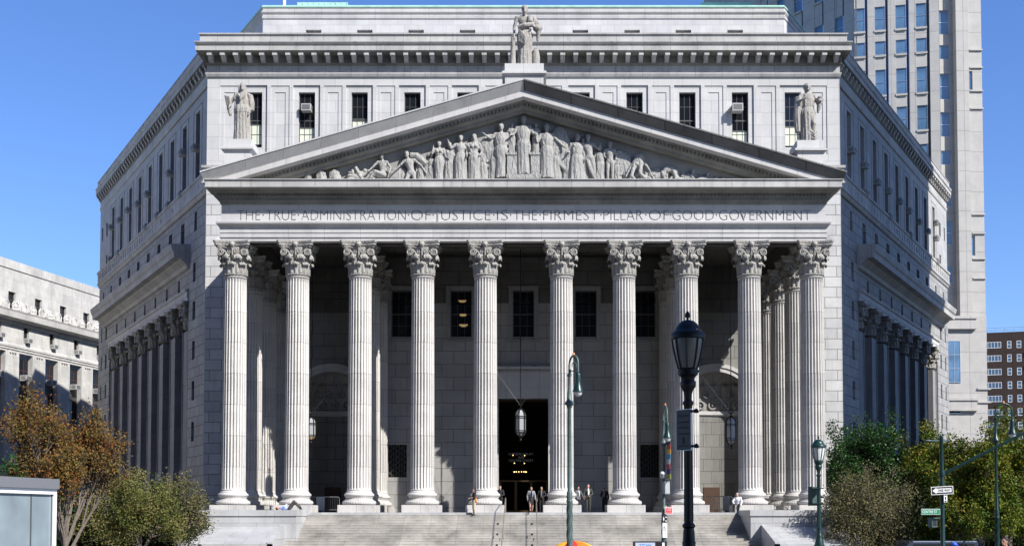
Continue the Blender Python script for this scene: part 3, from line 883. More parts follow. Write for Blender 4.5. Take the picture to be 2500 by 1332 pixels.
for t_, a, b in WORDS:
    me = text_mesh(t_, 1.04, (b - a) * KX, .06, -.017, cym=None if t_ == "THE" else cym0)
    cym0 = text_mesh.cym
    add_me(me, ((a + b) / 2 - 1278) * KX, 23.24, 78.15 - ORG[1])
dots = [643, 729, 997.5, 1057.5, 1205.5, 1246.5, 1318.5, 1467, 1576.5, 1637, 1748.5]
dm = MB()
for d in dots:
    x = (d - 1278) * KX; dm.box(x - .045, x + .045, 78.09 - ORG[1], 78.21 - ORG[1], 23.2, 23.29)
o_ = len(vs_all); vs_all += dm.v; fs_all += [tuple(i + o_ for i in f) for f in dm.f]
tm = bpy.data.meshes.new("cut"); tm.from_pydata(vs_all, [], fs_all); tm.update()
import bmesh
bm = bmesh.new(); bm.from_mesh(tm); bmesh.ops.remove_doubles(bm, verts=bm.verts, dist=1e-5); bmesh.ops.recalc_face_normals(bm, faces=bm.faces); bm.to_mesh(tm); bm.free()
cut = bpy.data.objects.new("cut", tm); COL.objects.link(cut); cut.location = ORG
md = slab_o.modifiers.new("b", 'BOOLEAN'); md.operation = 'DIFFERENCE'; md.object = cut; md.solver = 'EXACT'
dg = bpy.context.evaluated_depsgraph_get(); dg.update()
nm = bpy.data.meshes.new_from_object(slab_o.evaluated_get(dg)); slab_o.modifiers.clear()
if len(nm.polygons) > 300: slab_o.data = nm; nm.name = "inscribed_frieze"
print("FRIEZE faces", len(nm.polygons))
bpy.data.objects.remove(cut)
mb = MB(); mb.sweep(EP, [(.40, 24.76), (.76, 24.76), (.78, 24.80), (.78, 25.22), (.84, 25.26), (.84, 25.31), (-.3, 25.31)], EM, caps=False)
part(mb, "cornice", M_CORN)
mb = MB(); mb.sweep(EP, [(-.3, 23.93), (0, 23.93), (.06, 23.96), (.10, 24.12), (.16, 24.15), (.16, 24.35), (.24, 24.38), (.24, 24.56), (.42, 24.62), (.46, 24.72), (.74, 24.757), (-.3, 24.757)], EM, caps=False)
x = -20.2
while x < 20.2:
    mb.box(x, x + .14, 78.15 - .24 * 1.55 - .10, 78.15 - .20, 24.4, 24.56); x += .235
part(mb, "bed_mould", M_DARK)  # shade beneath the corona is painted in by the dark stone

# --- pediment
SL = .29
def rake(prof, xend, name, material, extra=None, sides=(-1, 1)):
    mb = MB()
    for s in sides:
        m = len(prof); vs = []; fs = []
        for e, z in prof: vs.append((0, 78.15 - e, z))
        for e, z in prof:
            xe = xend(e, z); vs.append((s * xe, 78.15 - e, z - SL * xe))
        for j in range(m - 1): fs.append((j, j + 1, m + j + 1, m + j))
        fs.append(tuple(m + j for j in range(m)))
        mb.add(vs, fs)
    if extra: extra(mb)
    return part(mb, name, material)
SIMA = [(-.5, 31.80), (1.56, 31.87), (1.56, 31.78), (1.49, 31.775), (1.48, 31.70), (1.13, 31.24), (1.12, 31.22)]
rake(SIMA + [(-.5, 31.22)], lambda e, z: 20.9 + max(0, e - 1.1) * .45, "raking_sima", M_TRIM, None, (-1,))
rake(SIMA + [(-.5, 31.22)], lambda e, z: 20.9 + max(0, e - 1.1) * .45, "raking_sima", stone("shaded_sima_granite", (.17, .165, .155), 3.0, 50, .03, .3, .12, .6, streak=.6), None, (1,))  # shade of the right slope painted as a darker sima stone
rake([(-.5, 31.22), (1.10, 31.22), (1.10, 30.84), (1.04, 30.80), (.60, 30.78), (-.5, 30.78)], lambda e, z: 20.9 if z > 31 else 20.85, "raking_corona", M_TRIM)
def dent(mb):
    for s in (-1, 1):
        x = .15
        while x < 17.6:
            z = 30.60 - SL * x; a, b = sorted((s * x, s * (x + .15)))
            mb.box(a, b, 78.15 - .52, 78.15 - .38, z - .13, z + .06); x += .25
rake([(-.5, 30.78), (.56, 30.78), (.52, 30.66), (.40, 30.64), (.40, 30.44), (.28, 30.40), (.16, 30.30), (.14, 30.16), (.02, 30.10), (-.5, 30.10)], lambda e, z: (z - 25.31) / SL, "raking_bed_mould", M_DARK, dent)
mb = MB(); mb.add([(-19, 78.6, 25.2), (19, 78.6, 25.2), (0, 78.6, 31)], [(0, 1, 2)])
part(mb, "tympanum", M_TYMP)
mb = MB()
mb.add([(0, 78.4, 31.79), (-21, 78.4, 31.79 - SL * 21), (-21, 93.2, 31.79 - SL * 21), (0, 93.2, 31.79), (21, 78.4, 31.79 - SL * 21), (21, 93.2, 31.79 - SL * 21)], [(0, 1, 2, 3), (0, 3, 5, 4)])
mb.quad((-21, 78.4, 25.3), (-21, 93, 25.3), (-21, 93, 31.79 - SL * 21), (-21, 78.4, 31.79 - SL * 21)); mb.quad((21, 78.4, 25.3), (21, 93, 25.3), (21, 93, 31.79 - SL * 21), (21, 78.4, 31.79 - SL * 21))
part(mb, "portico_roof", M_ROOF)
# --- acroterion pedestals
for x0, x1, ztop, zb in ((at(548, 350, 77.4)[0], at(612, 350, 77.4)[0], at(580, 339, 77.4)[1], 25.2), (at(1947, 350, 77.4)[0], at(2010, 350, 77.4)[0], at(1980, 342, 77.4)[1], 25.2), (at(1233, 180, 77.4)[0], at(1327, 180, 77.4)[0], at(1278, 155, 77.4)[1], 31.75)):
    mb = MB(); d0, d1 = 77.4, 77.4 + (2.3 if zb < 30 else 2.6)
    mb.box(x0, x1, d0, d1, zb, ztop - .80); mb.box(x0 - .08, x1 + .08, d0 - .08, d1 + .08, ztop - .80, ztop - .72)
    mb.box(x0 - .20, x1 + .20, d0 - .20, d1 + .2, ztop - .72, ztop - .58); mb.box(x0 - .1, x1 + .1, d0 - .1, d1 + .1, ztop - .58, ztop - .52)
    mb.box(x0 - .02, x1 + .02, d0, d1, ztop - .52, ztop)
    part(mb, "pedestal", M_BIG)

# --- inside the portico
mb = MB(); mb.box(-19.2, 19.2, 79.9, 93.0, 23.0, 23.4)
for y0, y1 in ((78.75, 79.85),): mb.box(-19.47, 19.47, y0, y1, 21.5, 23.0)
for s in (-1, 1):
    a, b = sorted((s * 18.5, s * 19.47)); mb.box(a, b, 79.85, 93.0, 21.5, 23.0)
    a, b = sorted((s * 10.2, s * 11.7)); mb.box(a, b, 79.85, 93.0, 21.5, 23.0)
mb.box(-10.2, 10.2, 88.3, 88.9, 20.7, 23.0); mb.box(-10.2, 10.2, 88.1, 88.3, 22.3, 22.6)
mb.box(-10.2, 10.2, 83.2, 84.2, 22.2, 23.0)
for s in (-1, 1):
    a, b = sorted((s * 11.7, s * 18.5)); mb.box(a, b, 92.6, 93.0, 20.9, 23.0)
part(mb, "porch_ceiling", M_PTOP)
FI = (0, 88.9, 1, 0, 0, -1)
wins = [-9.15, -4.7, 0, 4.7, 9.15]
hs = [(x - .8, x + .8, 16.75, 20.25, .35) for x in wins] + [(-1.86, 1.86, ZF, 12.1, .8), (-10.15, -8.75, 6.2, 8.65, .35), (8.75, 10.15, 6.2, 8.65, .35)]
ZK = 19.3
mb = MB(); mb.panel(FI, -10.9, 10.9, ZF, ZK, [(a, b, c, min(d, ZK), e) for a, b, c, d, e in hs], .35)
for s in (-1, 1): mb.quad((s * 10.9, 88.9, ZF), (s * 10.9, 93.1, ZF), (s * 10.9, 93.1, ZK), (s * 10.9, 88.9, ZK))
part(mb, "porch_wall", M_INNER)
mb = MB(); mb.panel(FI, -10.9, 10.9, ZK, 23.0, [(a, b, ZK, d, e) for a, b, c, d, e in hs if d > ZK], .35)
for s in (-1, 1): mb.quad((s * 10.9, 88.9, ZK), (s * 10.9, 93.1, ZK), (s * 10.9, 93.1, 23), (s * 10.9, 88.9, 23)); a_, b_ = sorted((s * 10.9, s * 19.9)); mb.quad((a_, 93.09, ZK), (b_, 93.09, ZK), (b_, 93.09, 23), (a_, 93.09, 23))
part(mb, "dark_upper_wall", M_PTOP)  # wall above the change of tone, in the darkest granite
for x in wins:
    mb = MB()
    mb.fbox(FI, x - 1.12, x - .8, 0, .07, 16.5, 20.6); mb.fbox(FI, x + .8, x + 1.12, 0, .07, 16.5, 20.6); mb.fbox(FI, x - .8, x + .8, 0, .07, 20.25, 20.6); mb.fbox(FI, x - 1.25, x + 1.25, 0, .16, 16.38, 16.5); part(mb, "window_surround", M_PILA)
mb = MB()
mb.fbox(FI, -2.6, -1.86, 0, .15, ZF, 12.9); mb.fbox(FI, 1.86, 2.6, 0, .15, ZF, 12.9); mb.fbox(FI, -1.86, 1.86, 0, .15, 12.1, 12.9)
mb.fbox(FI, -2.6, 2.6, 0, .25, 12.9, 14.2); mb.fbox(FI, -2.9, 2.9, 0, .6, 14.25, 14.45)
x = -2.6
while x < 2.6: mb.fbox(FI, x, x + .12, .25, .4, 14.05, 14.22); x += .22
part(mb, "door_surround", M_TRIM)
for i, x in enumerate(wins):
    o = add_window(FI, x, 16.75, 1.6, 3.5, -.3, 'hall')
for s in (-1, 1):
    mb = MB()
    for k in range(8): mb.fbox(FI, s * 9.45 - .7 + k * .2, s * 9.45 - .67 + k * .2, -.2, -.17, 6.2, 8.65)
    for k in range(6):
        z = 6.3 + k * .42
        for q in range(3): mb.tube([(s * 9.45 - .6 + q * .55 - .17, 89.09, z), (s * 9.45 - .6 + q * .55 + .27, 89.09, z + .4)], .018, 5); mb.tube([(s * 9.45 - .6 + q * .55 + .27, 89.09, z), (s * 9.45 - .6 + q * .55 - .17, 89.09, z + .4)], .018, 5)
    part(mb, "iron_grille", M_FRAME)
mb = MB(); mb.box(-10.2, -8.7, 89.2, 89.24, 6.15, 8.7); mb.box(8.7, 10.2, 89.2, 89.24, 6.15, 8.7)
part(mb, "grille_glass", M_GLASS)
# ceiling lamps glimpsed behind the hall windows: glowing bowls
def bowl(mb, x, y, z, r):
    mb.lathe([(.02, 0), (r * .6, .02), (r * .9, r * .3), (r, r * .5), (r, r * .62)], 16, (x, y, z))
mb = MB()
for z, r_ in ((17.55, .37), (18.35, .35), (19.4, .33)): bowl(mb, -4.62 - (19.4 - z) * -.05, 89.05, z, r_ * .9)
for v in range(len(mb.v)): mb.v[v] = (mb.v[v][0], 89.17 + (mb.v[v][1] - 89.05) * .02, mb.v[v][2])
part(mb, "lit_bowl", mat("lit_bowl_glow", (.5, .4, .2), .5, emit=(1.0, .66, .26, .16)))
# entrance hall
mb = MB()
mb.quad((-1.86, 89.7, ZF), (-3.5, 89.7, ZF), (-3.5, 89.7, 13), (-1.86, 89.7, 13)); mb.quad((1.86, 89.7, ZF), (3.5, 89.7, ZF), (3.5, 89.7, 13), (1.86, 89.7, 13))
mb.box(-3.5, 3.5, 89.7, 100, 12.2, 12.6); mb.box(-3.6, -3.5, 89.7, 100, ZF, 12.6); mb.box(3.5, 3.6, 89.7, 100, ZF, 12.6); mb.box(-3.6, 3.6, 100, 100.1, ZF, 12.6)
mb.box(-3.5, 3.5, 89.7, 100, ZF - .2, ZF - .004)
part(mb, "entrance_hall", M_INT)
mb = MB()
for a, b in ((-1.86, -1.74), (-.62, -.54), (.54, .62), (1.74, 1.86)): mb.box(a, b, 90.1, 90.2, ZF, 5.9)
mb.box(-1.86, 1.86, 90.08, 90.22, 5.9, 6.02); mb.box(-1.86, 1.86, 90.1, 90.2, 12.0, 12.1)
for a, b in ((-1.74, -.62), (-.54, .54), (.62, 1.74)):
    mb.box(a, a + .06, 90.11, 90.19, ZF, 5.9); mb.box(b - .06, b, 90.11, 90.19, ZF, 5.9); mb.box(a, b, 90.11, 90.19, ZF, ZF + .22)
part(mb, "bronze_doors", M_BRASS)
M_GOLD = mat("gilt_letters", (.30, .28, .24), .5)
for t_, z, s_ in (("SUPREME COURT", at(1272, 1107, 90)[1], 1.9), ("60", at(1272, 1115, 90)[1], .42), ("CENTRE STREET", at(1272, 1123, 90)[1], 1.9)):
    text(t_, .26, M_GOLD, CH, (-.18, 90.1 - ORG[1], z), s_, extr=.006)
# side bays with coffered niches
for s in (-1, 1):
    xc = 15.1 * s; Rn = 3.0; zs = 11.65; yw = 93.1; n = 16
    mb = MB()
    a0, b0 = sorted((s * 10.9, s * 19.9))
    mb.quad((a0, yw, ZF), (xc - Rn, yw, ZF), (xc - Rn, yw, 23), (a0, yw, 23)); mb.quad((xc + Rn, yw, ZF), (b0, yw, ZF), (b0, yw, 23), (xc + Rn, yw, 23))
    arc = [(xc - Rn * math.cos(math.pi * k / n), zs + Rn * math.sin(math.pi * k / n)) for k in range(n + 1)]
    for (xa, za), (xb, zb) in zip(arc, arc[1:]): mb.quad((xa, yw, za), (xb, yw, zb), (xb, yw, 23), (xa, yw, 23))
    wc = [(xc - Rn * math.cos(math.pi * k / n), yw + Rn * .55 * math.sin(math.pi * k / n)) for k in range(n + 1)]
    for (xa, ya), (xb, yb) in zip(wc, wc[1:]): mb.quad((xa, ya, ZF), (xb, yb, ZF), (xb, yb, zs), (xa, ya, zs))
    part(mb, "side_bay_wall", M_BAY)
    mb = MB(); rows = []
    m2 = 12
    for j in range(m2 + 1):
        el = math.pi / 2 * j / m2; rr = Rn * math.cos(el)
        rows.append([(xc - rr * math.cos(math.pi * k / n), yw + rr * .55 * math.sin(math.pi * k / n), zs + Rn * math.sin(el)) for k in range(n + 1)])
    for j in range(m2):
        for k in range(n): mb.quad(rows[j][k], rows[j][k + 1], rows[j + 1][k + 1], rows[j + 1][k])
    for ro, el in enumerate((.16, .47, .78)):
        cnt = (9, 8, 7)[ro]
        for k in range(cnt):
            ph = math.pi * (k + .5) / cnt; rr = (Rn - .06) * math.cos(el)
            c = (xc - rr * math.cos(ph), yw + rr * .55 * math.sin(ph) - .03, zs + (Rn - .06) * math.sin(el)); r2 = (.30, .25, .19)[ro]
            pts = [(c[0] + r2 * math.cos(q * math.pi / 6), c[1] - .02, c[2] + r2 * math.sin(q * math.pi / 6)) for q in range(13)]
            mb.tube(pts, .07, 6, False); mb.ball(c, .10, 8, 6)
    part(mb, "coffered_half_dome", M_INNER, 40)
    mb = MB()
    for r0, r1, dd in ((Rn, Rn + .34, .10), (Rn + .34, Rn + .62, .18)):
        for k in range(24):
            t0, t1 = math.pi * k / 24, math.pi * (k + 1) / 24
            P = lambda r_, t_, y_: (xc - r_ * math.cos(t_), y_, zs + r_ * math.sin(t_))
            mb.quad(P(r0, t0, yw - dd), P(r0, t1, yw - dd), P(r1, t1, yw - dd), P(r1, t0, yw - dd))
            mb.quad(P(r1, t0, yw - dd), P(r1, t1, yw - dd), P(r1, t1, yw), P(r1, t0, yw)); mb.quad(P(r0, t0, yw - dd), P(r0, t1, yw - dd), P(r0, t1, yw + .05), P(r0, t0, yw + .05))
    for (xa, ya), (xb, yb) in zip(wc, wc[1:]):
        mb.add([(xa, ya - .14, zs - .28), (xb, yb - .14, zs - .28), (xb, yb - .14, zs), (xa, ya - .14, zs), (xa, ya, zs - .4), (xb, yb, zs - .4), (xa, ya, zs), (xb, yb, zs)], [(0, 1, 2, 3), (0, 1, 5, 4), (3, 2, 7, 6)])
    part(mb, "archivolt", M_TRIM)
    mb = MB(); mb.box(xc - .75 , xc + .55, yw + Rn * .55 - .12, yw + Rn * .55, ZF, 5.6); part(mb, "niche_door", mat("brown_door", (.07, .035, .02), .6))

# --- relief figures of the pediment
def carve_bump(m, scale, dist):
    n = m.node_tree.nodes; l = m.node_tree.links; b = n["Principled BSDF"]
    tc = n.new("ShaderNodeTexCoord"); mp = n.new("ShaderNodeMapping"); mp.inputs["Scale"].default_value = (1, 1, .38)
    wv = n.new("ShaderNodeTexNoise"); wv.inputs["Scale"].default_value = scale; wv.inputs["Detail"].default_value = 5; wv.inputs["Distortion"].default_value = 1.2
    l.new(tc.outputs["Object"], mp.inputs[0]); l.new(mp.outputs[0], wv.inputs["Vector"])
    bp = n.new("ShaderNodeBump"); bp.inputs["Strength"].default_value = .9; bp.inputs["Distance"].default_value = dist
    l.new(wv.outputs["Fac"], bp.inputs["Height"])
    old = b.inputs["Normal"].links[0].from_socket if b.inputs["Normal"].links else None
    if old: l.new(old, bp.inputs["Normal"])
    l.new(bp.outputs[0], b.inputs["Normal"])
carve_bump(M_SCULP, 4.5, .16); carve_bump(M_STAT, 5.5, .12); carve_bump(M_CARVE, 7, .10)
def relief(h, mb, X, zb, Y=78.3, voxel=None, name="relief_figure", rz=0):
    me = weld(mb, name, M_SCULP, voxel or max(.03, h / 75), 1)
    return link(name, me, CH, (X - ORG[0], Y - ORG[1], zb), rz)
def PX(px): return (px - 1278) * 78.9 / F_
ZB = 25.31
def robed(h, J=None, seed=0, fem=False, beard=False, folds=11, hem=(.15, .10), upper=True, top=.78, amp=.07, veil=False, cloak=None):
    J = J or pose(); mb = nude(h, J, fem, beard)
    w_ = J['waist']; p_ = J['pelvis']
    fx = (J['anL'][0] + J['anR'][0]) / 2; fy = (J['anL'][1] + J['anR'][1]) / 2
    add_robe(mb, [(fx, fy, .015, hem[0], hem[1]), (fx * .7 + p_[0] * .3, fy * .6, .28, hem[0] * .88, hem[1] * .92), (p_[0], p_[1], .52, .125, .095), (w_[0], w_[1], .63, .09, .07)], h, folds, amp, seed)
    if upper: add_robe(mb, [(w_[0], w_[1], .61, .105, .082), (J['chest'][0], J['chest'][1], .72, .115, .085), (J['chest'][0], J['chest'][1], .82, .085, .06)], h, 9, .05, seed + 5)
    if veil: limb(mb, Vector(J['head']) * h + Vector((0, .03 * h, 0)), Vector(J['chest']) * h + Vector((0, .05 * h, .02 * h)), .06 * h, .09 * h)
    if cloak: sash(mb, cloak, .035, h)
    return mb
# seated / kneeling helpers
sit = pose(pelvis=(0, .02, .24), waist=(0, .03, .33), chest=(.01, .02, .45), neck=(.0, 0, .55), head=(-.01, -.02, .635), shL=(-.10, 0, .51), shR=(.10, 0, .51),
           elL=(-.2, -.03, .40), haL=(-.28, -.08, .30), elR=(.19, .0, .38), haR=(.16, -.08, .25), hiL=(-.05, 0, .22), hiR=(.05, 0, .22), knL=(-.24, -.06, .22), knR=(-.16, -.1, .28),
           anL=(-.42, -.04, .06), anR=(-.30, -.06, .05), toL=(-.49, -.05, .03), toR=(-.37, -.07, .03))
relief(3.0, nude(3.0, sit), PX(932), ZB)
knl = pose(pelvis=(.03, 0, .26), waist=(.01, 0, .35), chest=(-.02, 0, .47), neck=(-.05, 0, .57), head=(-.07, -.03, .64), shL=(-.12, 0, .52), shR=(.09, 0, .53), elL=(-.22, -.02, .40), haL=(-.36, -.03, .26),
           elR=(.22, 0, .42), haR=(.33, 0, .27), hiL=(-.02, 0, .25), hiR=(.08, 0, .25), knL=(-.08, -.06, .06), anL=(.13, 0, .05), toL=(.2, 0, .03), knR=(.1, -.05, .06), anR=(.28, 0, .05), toR=(.36, 0, .03))
relief(3.15, nude(3.15, knl), PX(1000), ZB)
relief(2.95, robed(2.95, pose(elL=(-.16, -.03, .70), haL=(-.13, -.04, .84), haR=(.2, -.03, .60), hiR=(.05, 0, .52)), 3, True, upper=False, top=.6, hem=(.10, .08), amp=.05), PX(1071), ZB)
relief(3.35, robed(3.35, pose(elL=(-.19, -.02, .72), haL=(-.24, -.03, .86), haR=(.18, -.06, .60)), 4, upper=False, hem=(.14, .09), cloak=[(.12, 0, .82), (.20, -.03, .7), (.24, -.02, .55)]), PX(1124), ZB)
relief(3.4, robed(3.4, pose(haL=(-.14, -.08, .55), haR=(.12, -.06, .58)), 5, True, veil=True, upper=False, hem=(.13, .09)), PX(1157), ZB)
relief(3.75, robed(3.75, pose(elL=(-.18, -.02, .72), haL=(-.30, -.04, .80)), 6, upper=True, hem=(.10, .08), amp=.03), PX(1223), ZB + .38)
relief(4.05, robed(4.05, pose(elL=(-.17, -.03, .68), haL=(-.20, -.08, .66), elR=(.17, -.03, .68), haR=(.20, -.08, .66)), 7, beard=False, hem=(.12, .09), amp=.08), PX(1278), ZB + .60)
relief(3.75, robed(3.75, pose(haR=(.30, -.06, .58), elR=(.2, -.02, .68), haL=(-.2, -.08, .78), elL=(-.17, -.03, .66)), 8, beard=True, hem=(.14, .10), amp=.07, folds=13), PX(1335), ZB + .35)
relief(3.4, robed(3.4, pose(haL=(-.16, -.08, .62), head=(.02, -.02, .93)), 9, True, hem=(.17, .1), folds=9, amp=.09), PX(1408), ZB)
relief(3.4, nude(3.4, pose(knL=(.02, -.03, .28), anL=(.14, 0, .04), toL=(.18, -.06, .02), knR=(.09, -.02, .28), anR=(.12, 0, .04), chest=(-.03, 0, .745), waist=(-.01, 0, .63), shL=(-.14, 0, .80), shR=(.08, 0, .80), head=(-.03, -.01, .935), neck=(-.03, 0, .85), elL=(-.2, 0, .68), haL=(-.22, -.03, .82), elR=(.18, -.02, .70), haR=(.20, -.05, .76), hiR=(.05, 0, .52))), PX(1440), ZB)
relief(2.9, nude(2.9, pose(elL=(-.15, 0, .68), haL=(-.05, .02, .60), haR=(.12, .0, .55))), PX(1490), ZB)
relief(3.2, robed(3.2, pose(pelvis=(0, .02, .22), waist=(.02, .02, .31), chest=(0, 0, .42), neck=(.03, 0, .51), head=(.03, -.02, .59), shL=(-.10, 0, .48), shR=(.11, 0, .48), elL=(-.18, -.02, .34), haL=(-.26, -.05, .18), elR=(.2, -.02, .34), haR=(.28, -.05, .16), knL=(-.16, -.1, .16), knR=(.02, -.12, .2), anL=(-.05, -.1, .05), anR=(.2, -.1, .05), toL=(-.1, -.12, .03), toR=(.28, -.1, .03)), 11, True, upper=False, hem=(.01, .01), amp=.02), PX(1560), ZB)
relief(2.9, nude(2.9, pose(pelvis=(.08, 0, .30), waist=(.0, 0, .36), chest=(-.09, 0, .36), neck=(-.17, 0, .31), head=(-.20, -.02, .25), shL=(-.15, -.02, .36), shR=(-.12, .04, .36), elL=(-.16, -.05, .22), haL=(-.18, -.05, .08), elR=(-.1, 0, .22), haR=(-.08, 0, .08), hiL=(.06, -.04, .28), hiR=(.1, .04, .28), knL=(.1, -.06, .12), knR=(.16, 0, .14), anL=(.0, -.05, .04), anR=(.24, 0, .05), toL=(-.06, -.06, .02), toR=(.3, 0, .02))), PX(1640), ZB)
# figures behind and between the main ones
back = pose(elL=(-.17, 0, .70), haL=(-.20, 0, .84), haR=(.13, .02, .58))
for i, (px, hh, yy, jj, fm) in enumerate(((1096, 2.9, 78.45, back, True), (1178, 2.6, 78.48, pose(), True), (1207, 3.3, 78.5, pose(haR=(.2, 0, .8), elR=(.18, 0, .7)), False), (1356, 3.3, 78.48, pose(haL=(-.2, 0, .8), elL=(-.18, 0, .7)), True), (1388, 3.1, 78.48, pose(), False), (1424, 3.2, 78.5, back, True), (1466, 2.7, 78.45, pose(haR=(.22, 0, .7), elR=(.19, 0, .68)), False), (1508, 2.3, 78.45, pose(), True), (1532, 2.0, 78.45, back, False), (1026, 1.9, 78.45, pose(haR=(.2, 0, .75), elR=(.18, 0, .68)), True), (1052, 2.2, 78.5, back, False))):
    relief(hh, robed(hh, jj, 60 + i, fm, hem=(.15, .08), folds=9, amp=.09), PX(px), ZB, yy)
recl = pose(pelvis=(.10, 0, .13), waist=(.0, 0, .15), chest=(-.11, 0, .20), neck=(-.19, 0, .27), head=(-.22, -.02, .335), shL=(-.17, -.05, .23), shR=(-.14, .05, .25), elL=(-.24, -.06, .13), haL=(-.30, -.06, .05), elR=(-.06, -.03, .22), haR=(.04, -.05, .22), hiL=(.10, -.04, .12), hiR=(.12, .04, .14), knL=(.28, -.06, .20), knR=(.30, 0, .12), anL=(.44, -.05, .05), anR=(.48, 0, .05), toL=(.50, -.05, .04), toR=(.55, 0, .04))
for px, hh, mir in ((880, 2.6, 1), (1600, 3.0, -1), (1672, 2.7, -1), (1712, 2.1, -1), (1756, 1.5, -1)):
    m_ = nude(hh, recl); m_.v = [(x * mir, y, z) for x, y, z in m_.v]
    relief(hh, m_, PX(px), ZB, 78.38)
def slab_bits():
    mb = MB()
    # heads and helmets at left
    for px, r_, z in ((751, .30, .26), (783, .40, .42), (816, .43, .45)):
        mb.ball((PX(px), 78.35, ZB + z), r_, 14, 9, (1, .7, 1.05)); mb.ball((PX(px) + .08, 78.12, ZB + z - .1), r_ * .55, 10, 7)
        for q in range(5): mb.tube([(PX(px) - r_ * .8, 78.12, ZB + z + .1 * q - .1), (PX(px), 78.02, ZB + z + .12 * q), (PX(px) + r_ * .8, 78.12, ZB + z + .1 * q - .1)], .05, 6)
    for q in range(4): mb.ball((PX(855), 78.35, ZB + .14 + q * .23), .42 - q * .05, 12, 7, (1, .7, .32))
    mb.tube([(PX(890), 78.3, ZB + .05), (PX(866), 78.3, ZB + 1.2)], .13, 8)
    for q in range(14): mb.ball((PX(880 + q * 4.5), 78.45, ZB + .9 + random.uniform(-.25, .25)), .17, 8, 6)
    # shields, discs
    mb.ball((PX(1196), 78.45, ZB + 2.55), .85, 20, 10, (.8, .22, 1.1))
    mb.ball((PX(1366), 78.45, ZB + 2.7), 1.15, 20, 10, (.62, .2, 1.15))
    mb.ball((PX(1527), 78.45, ZB + 1.45), .75, 18, 10, (.62, .25, 1.1))
    for q in range(7):      # draperies fanned behind
        a = .25 + q * .17; mb.tube([(PX(1075), 78.42, ZB + 2.3), (PX(1075) + 1.2 * math.sin(a) + .3, 78.42, ZB + 2.3 - 1.9 * math.cos(a))], [.09, .15], 6)
        mb.tube([(PX(1095) + q * .06, 78.4, ZB + 2.5 + q * .05), (PX(1105) + q * .1, 78.4, ZB + 1.0), (PX(1112) + q * .1, 78.4, ZB + .05)], .07, 6)
        mb.tube([(PX(1352) + q * .05, 78.38, ZB + 2.4), (PX(1362) + q * .10, 78.3, ZB + 1.4 - q * .06), (PX(1382), 78.38, ZB + 1.0 - q * .05)], .08, 6)
        mb.tube([(PX(1415) + q * .03, 78.42, ZB + 2.3), (PX(1422) + q * .09, 78.42, ZB + .05)], .07, 6)
    for i in range(7):
        for j in range(3): mb.ball((PX(1508 + j * 5 - i * .3), 78.35, ZB + 2.2 - i * .24), .12, 8, 5, (1, .7, 1.5))
    mb.tube([(PX(1040), 78.45, ZB + 1.4), (PX(1015), 78.45, ZB + 2.0), (PX(1000), 78.45, ZB + 2.0)], .25, 8)
    for a, b in ((970, 2.2), (1150, 3.1)): pass
    # backing rock masses
    for px, w_, hh in ((905, 1.2, 1.0), (975, 1.6, 1.3), (1045, 1.3, 1.7), (1100, 1.1, 2.2), (1180, .8, 2.0), (1450, 1.4, 2.0), (1500, .9, 1.7), (1555, 1.3, 1.5), (1605, 1.3, 1.25), (1680, .9, .7), (1625, .8, 1.3)):
        mb.ball((PX(px), 78.62, ZB + hh * .42), 1, 14, 8, (w_ * .62, .26, hh * .6))
    mb.ball((PX(1718), 78.35, ZB + .28), .5, 14, 8, (1.1, .6, .62))
    rn = random.Random(3)
    for q in range(46):
        t = rn.random(); px = 1665 + t * 140; hh = max(.08, .75 - t * .7)
        c = Vector((PX(px), 78.4, ZB + rn.random() * hh)); d = Vector((rn.uniform(-.3, .3), -.1, rn.uniform(-.1, .25)))
        mb.tube([c, c + d], [.09, .05], 6)
    for q in range(12):
        px = 1640 + q * 14; hh = (1 - (px - 1278) / 560) * 5.2 * .75
        mb.ball((PX(px), 78.6, ZB + hh * .5), .3, 8, 6, (1, .5, 1.3))
    return mb
me = weld(slab_bits(), "relief_trophies", M_SCULP, .045, 1); link("relief_trophies", me, CH, (-ORG[0], -ORG[1], 0))
mb = MB(); mb.box(PX(1183), PX(1385), 78.0, 78.6, 25.3, 25.66); mb.box(PX(1238), PX(1262), 78.05, 78.6, 25.66, 27.45); mb.box(PX(1296), PX(1318), 78.05, 78.6, 25.66, 27.45)
mb.box(PX(1236), PX(1320), 78.2, 78.6, 25.66, 27.3); mb.box(PX(1236), PX(1320), 77.96, 78.2, 25.66, 25.95)
for px in (1250, 1307): mb.box(PX(px - 14), PX(px + 12), 78.0, 78.1, 27.25, 27.42)
part(mb, "relief_throne", M_SCULP)
for px, sd in ((1250, 21), (1308, 22)):
    relief(2.0, robed(2.0, pose(haL=(-.1, -.08, .8), elL=(-.16, -.04, .7)), sd, hem=(.14, .1)), PX(px), 27.45, 78.35)

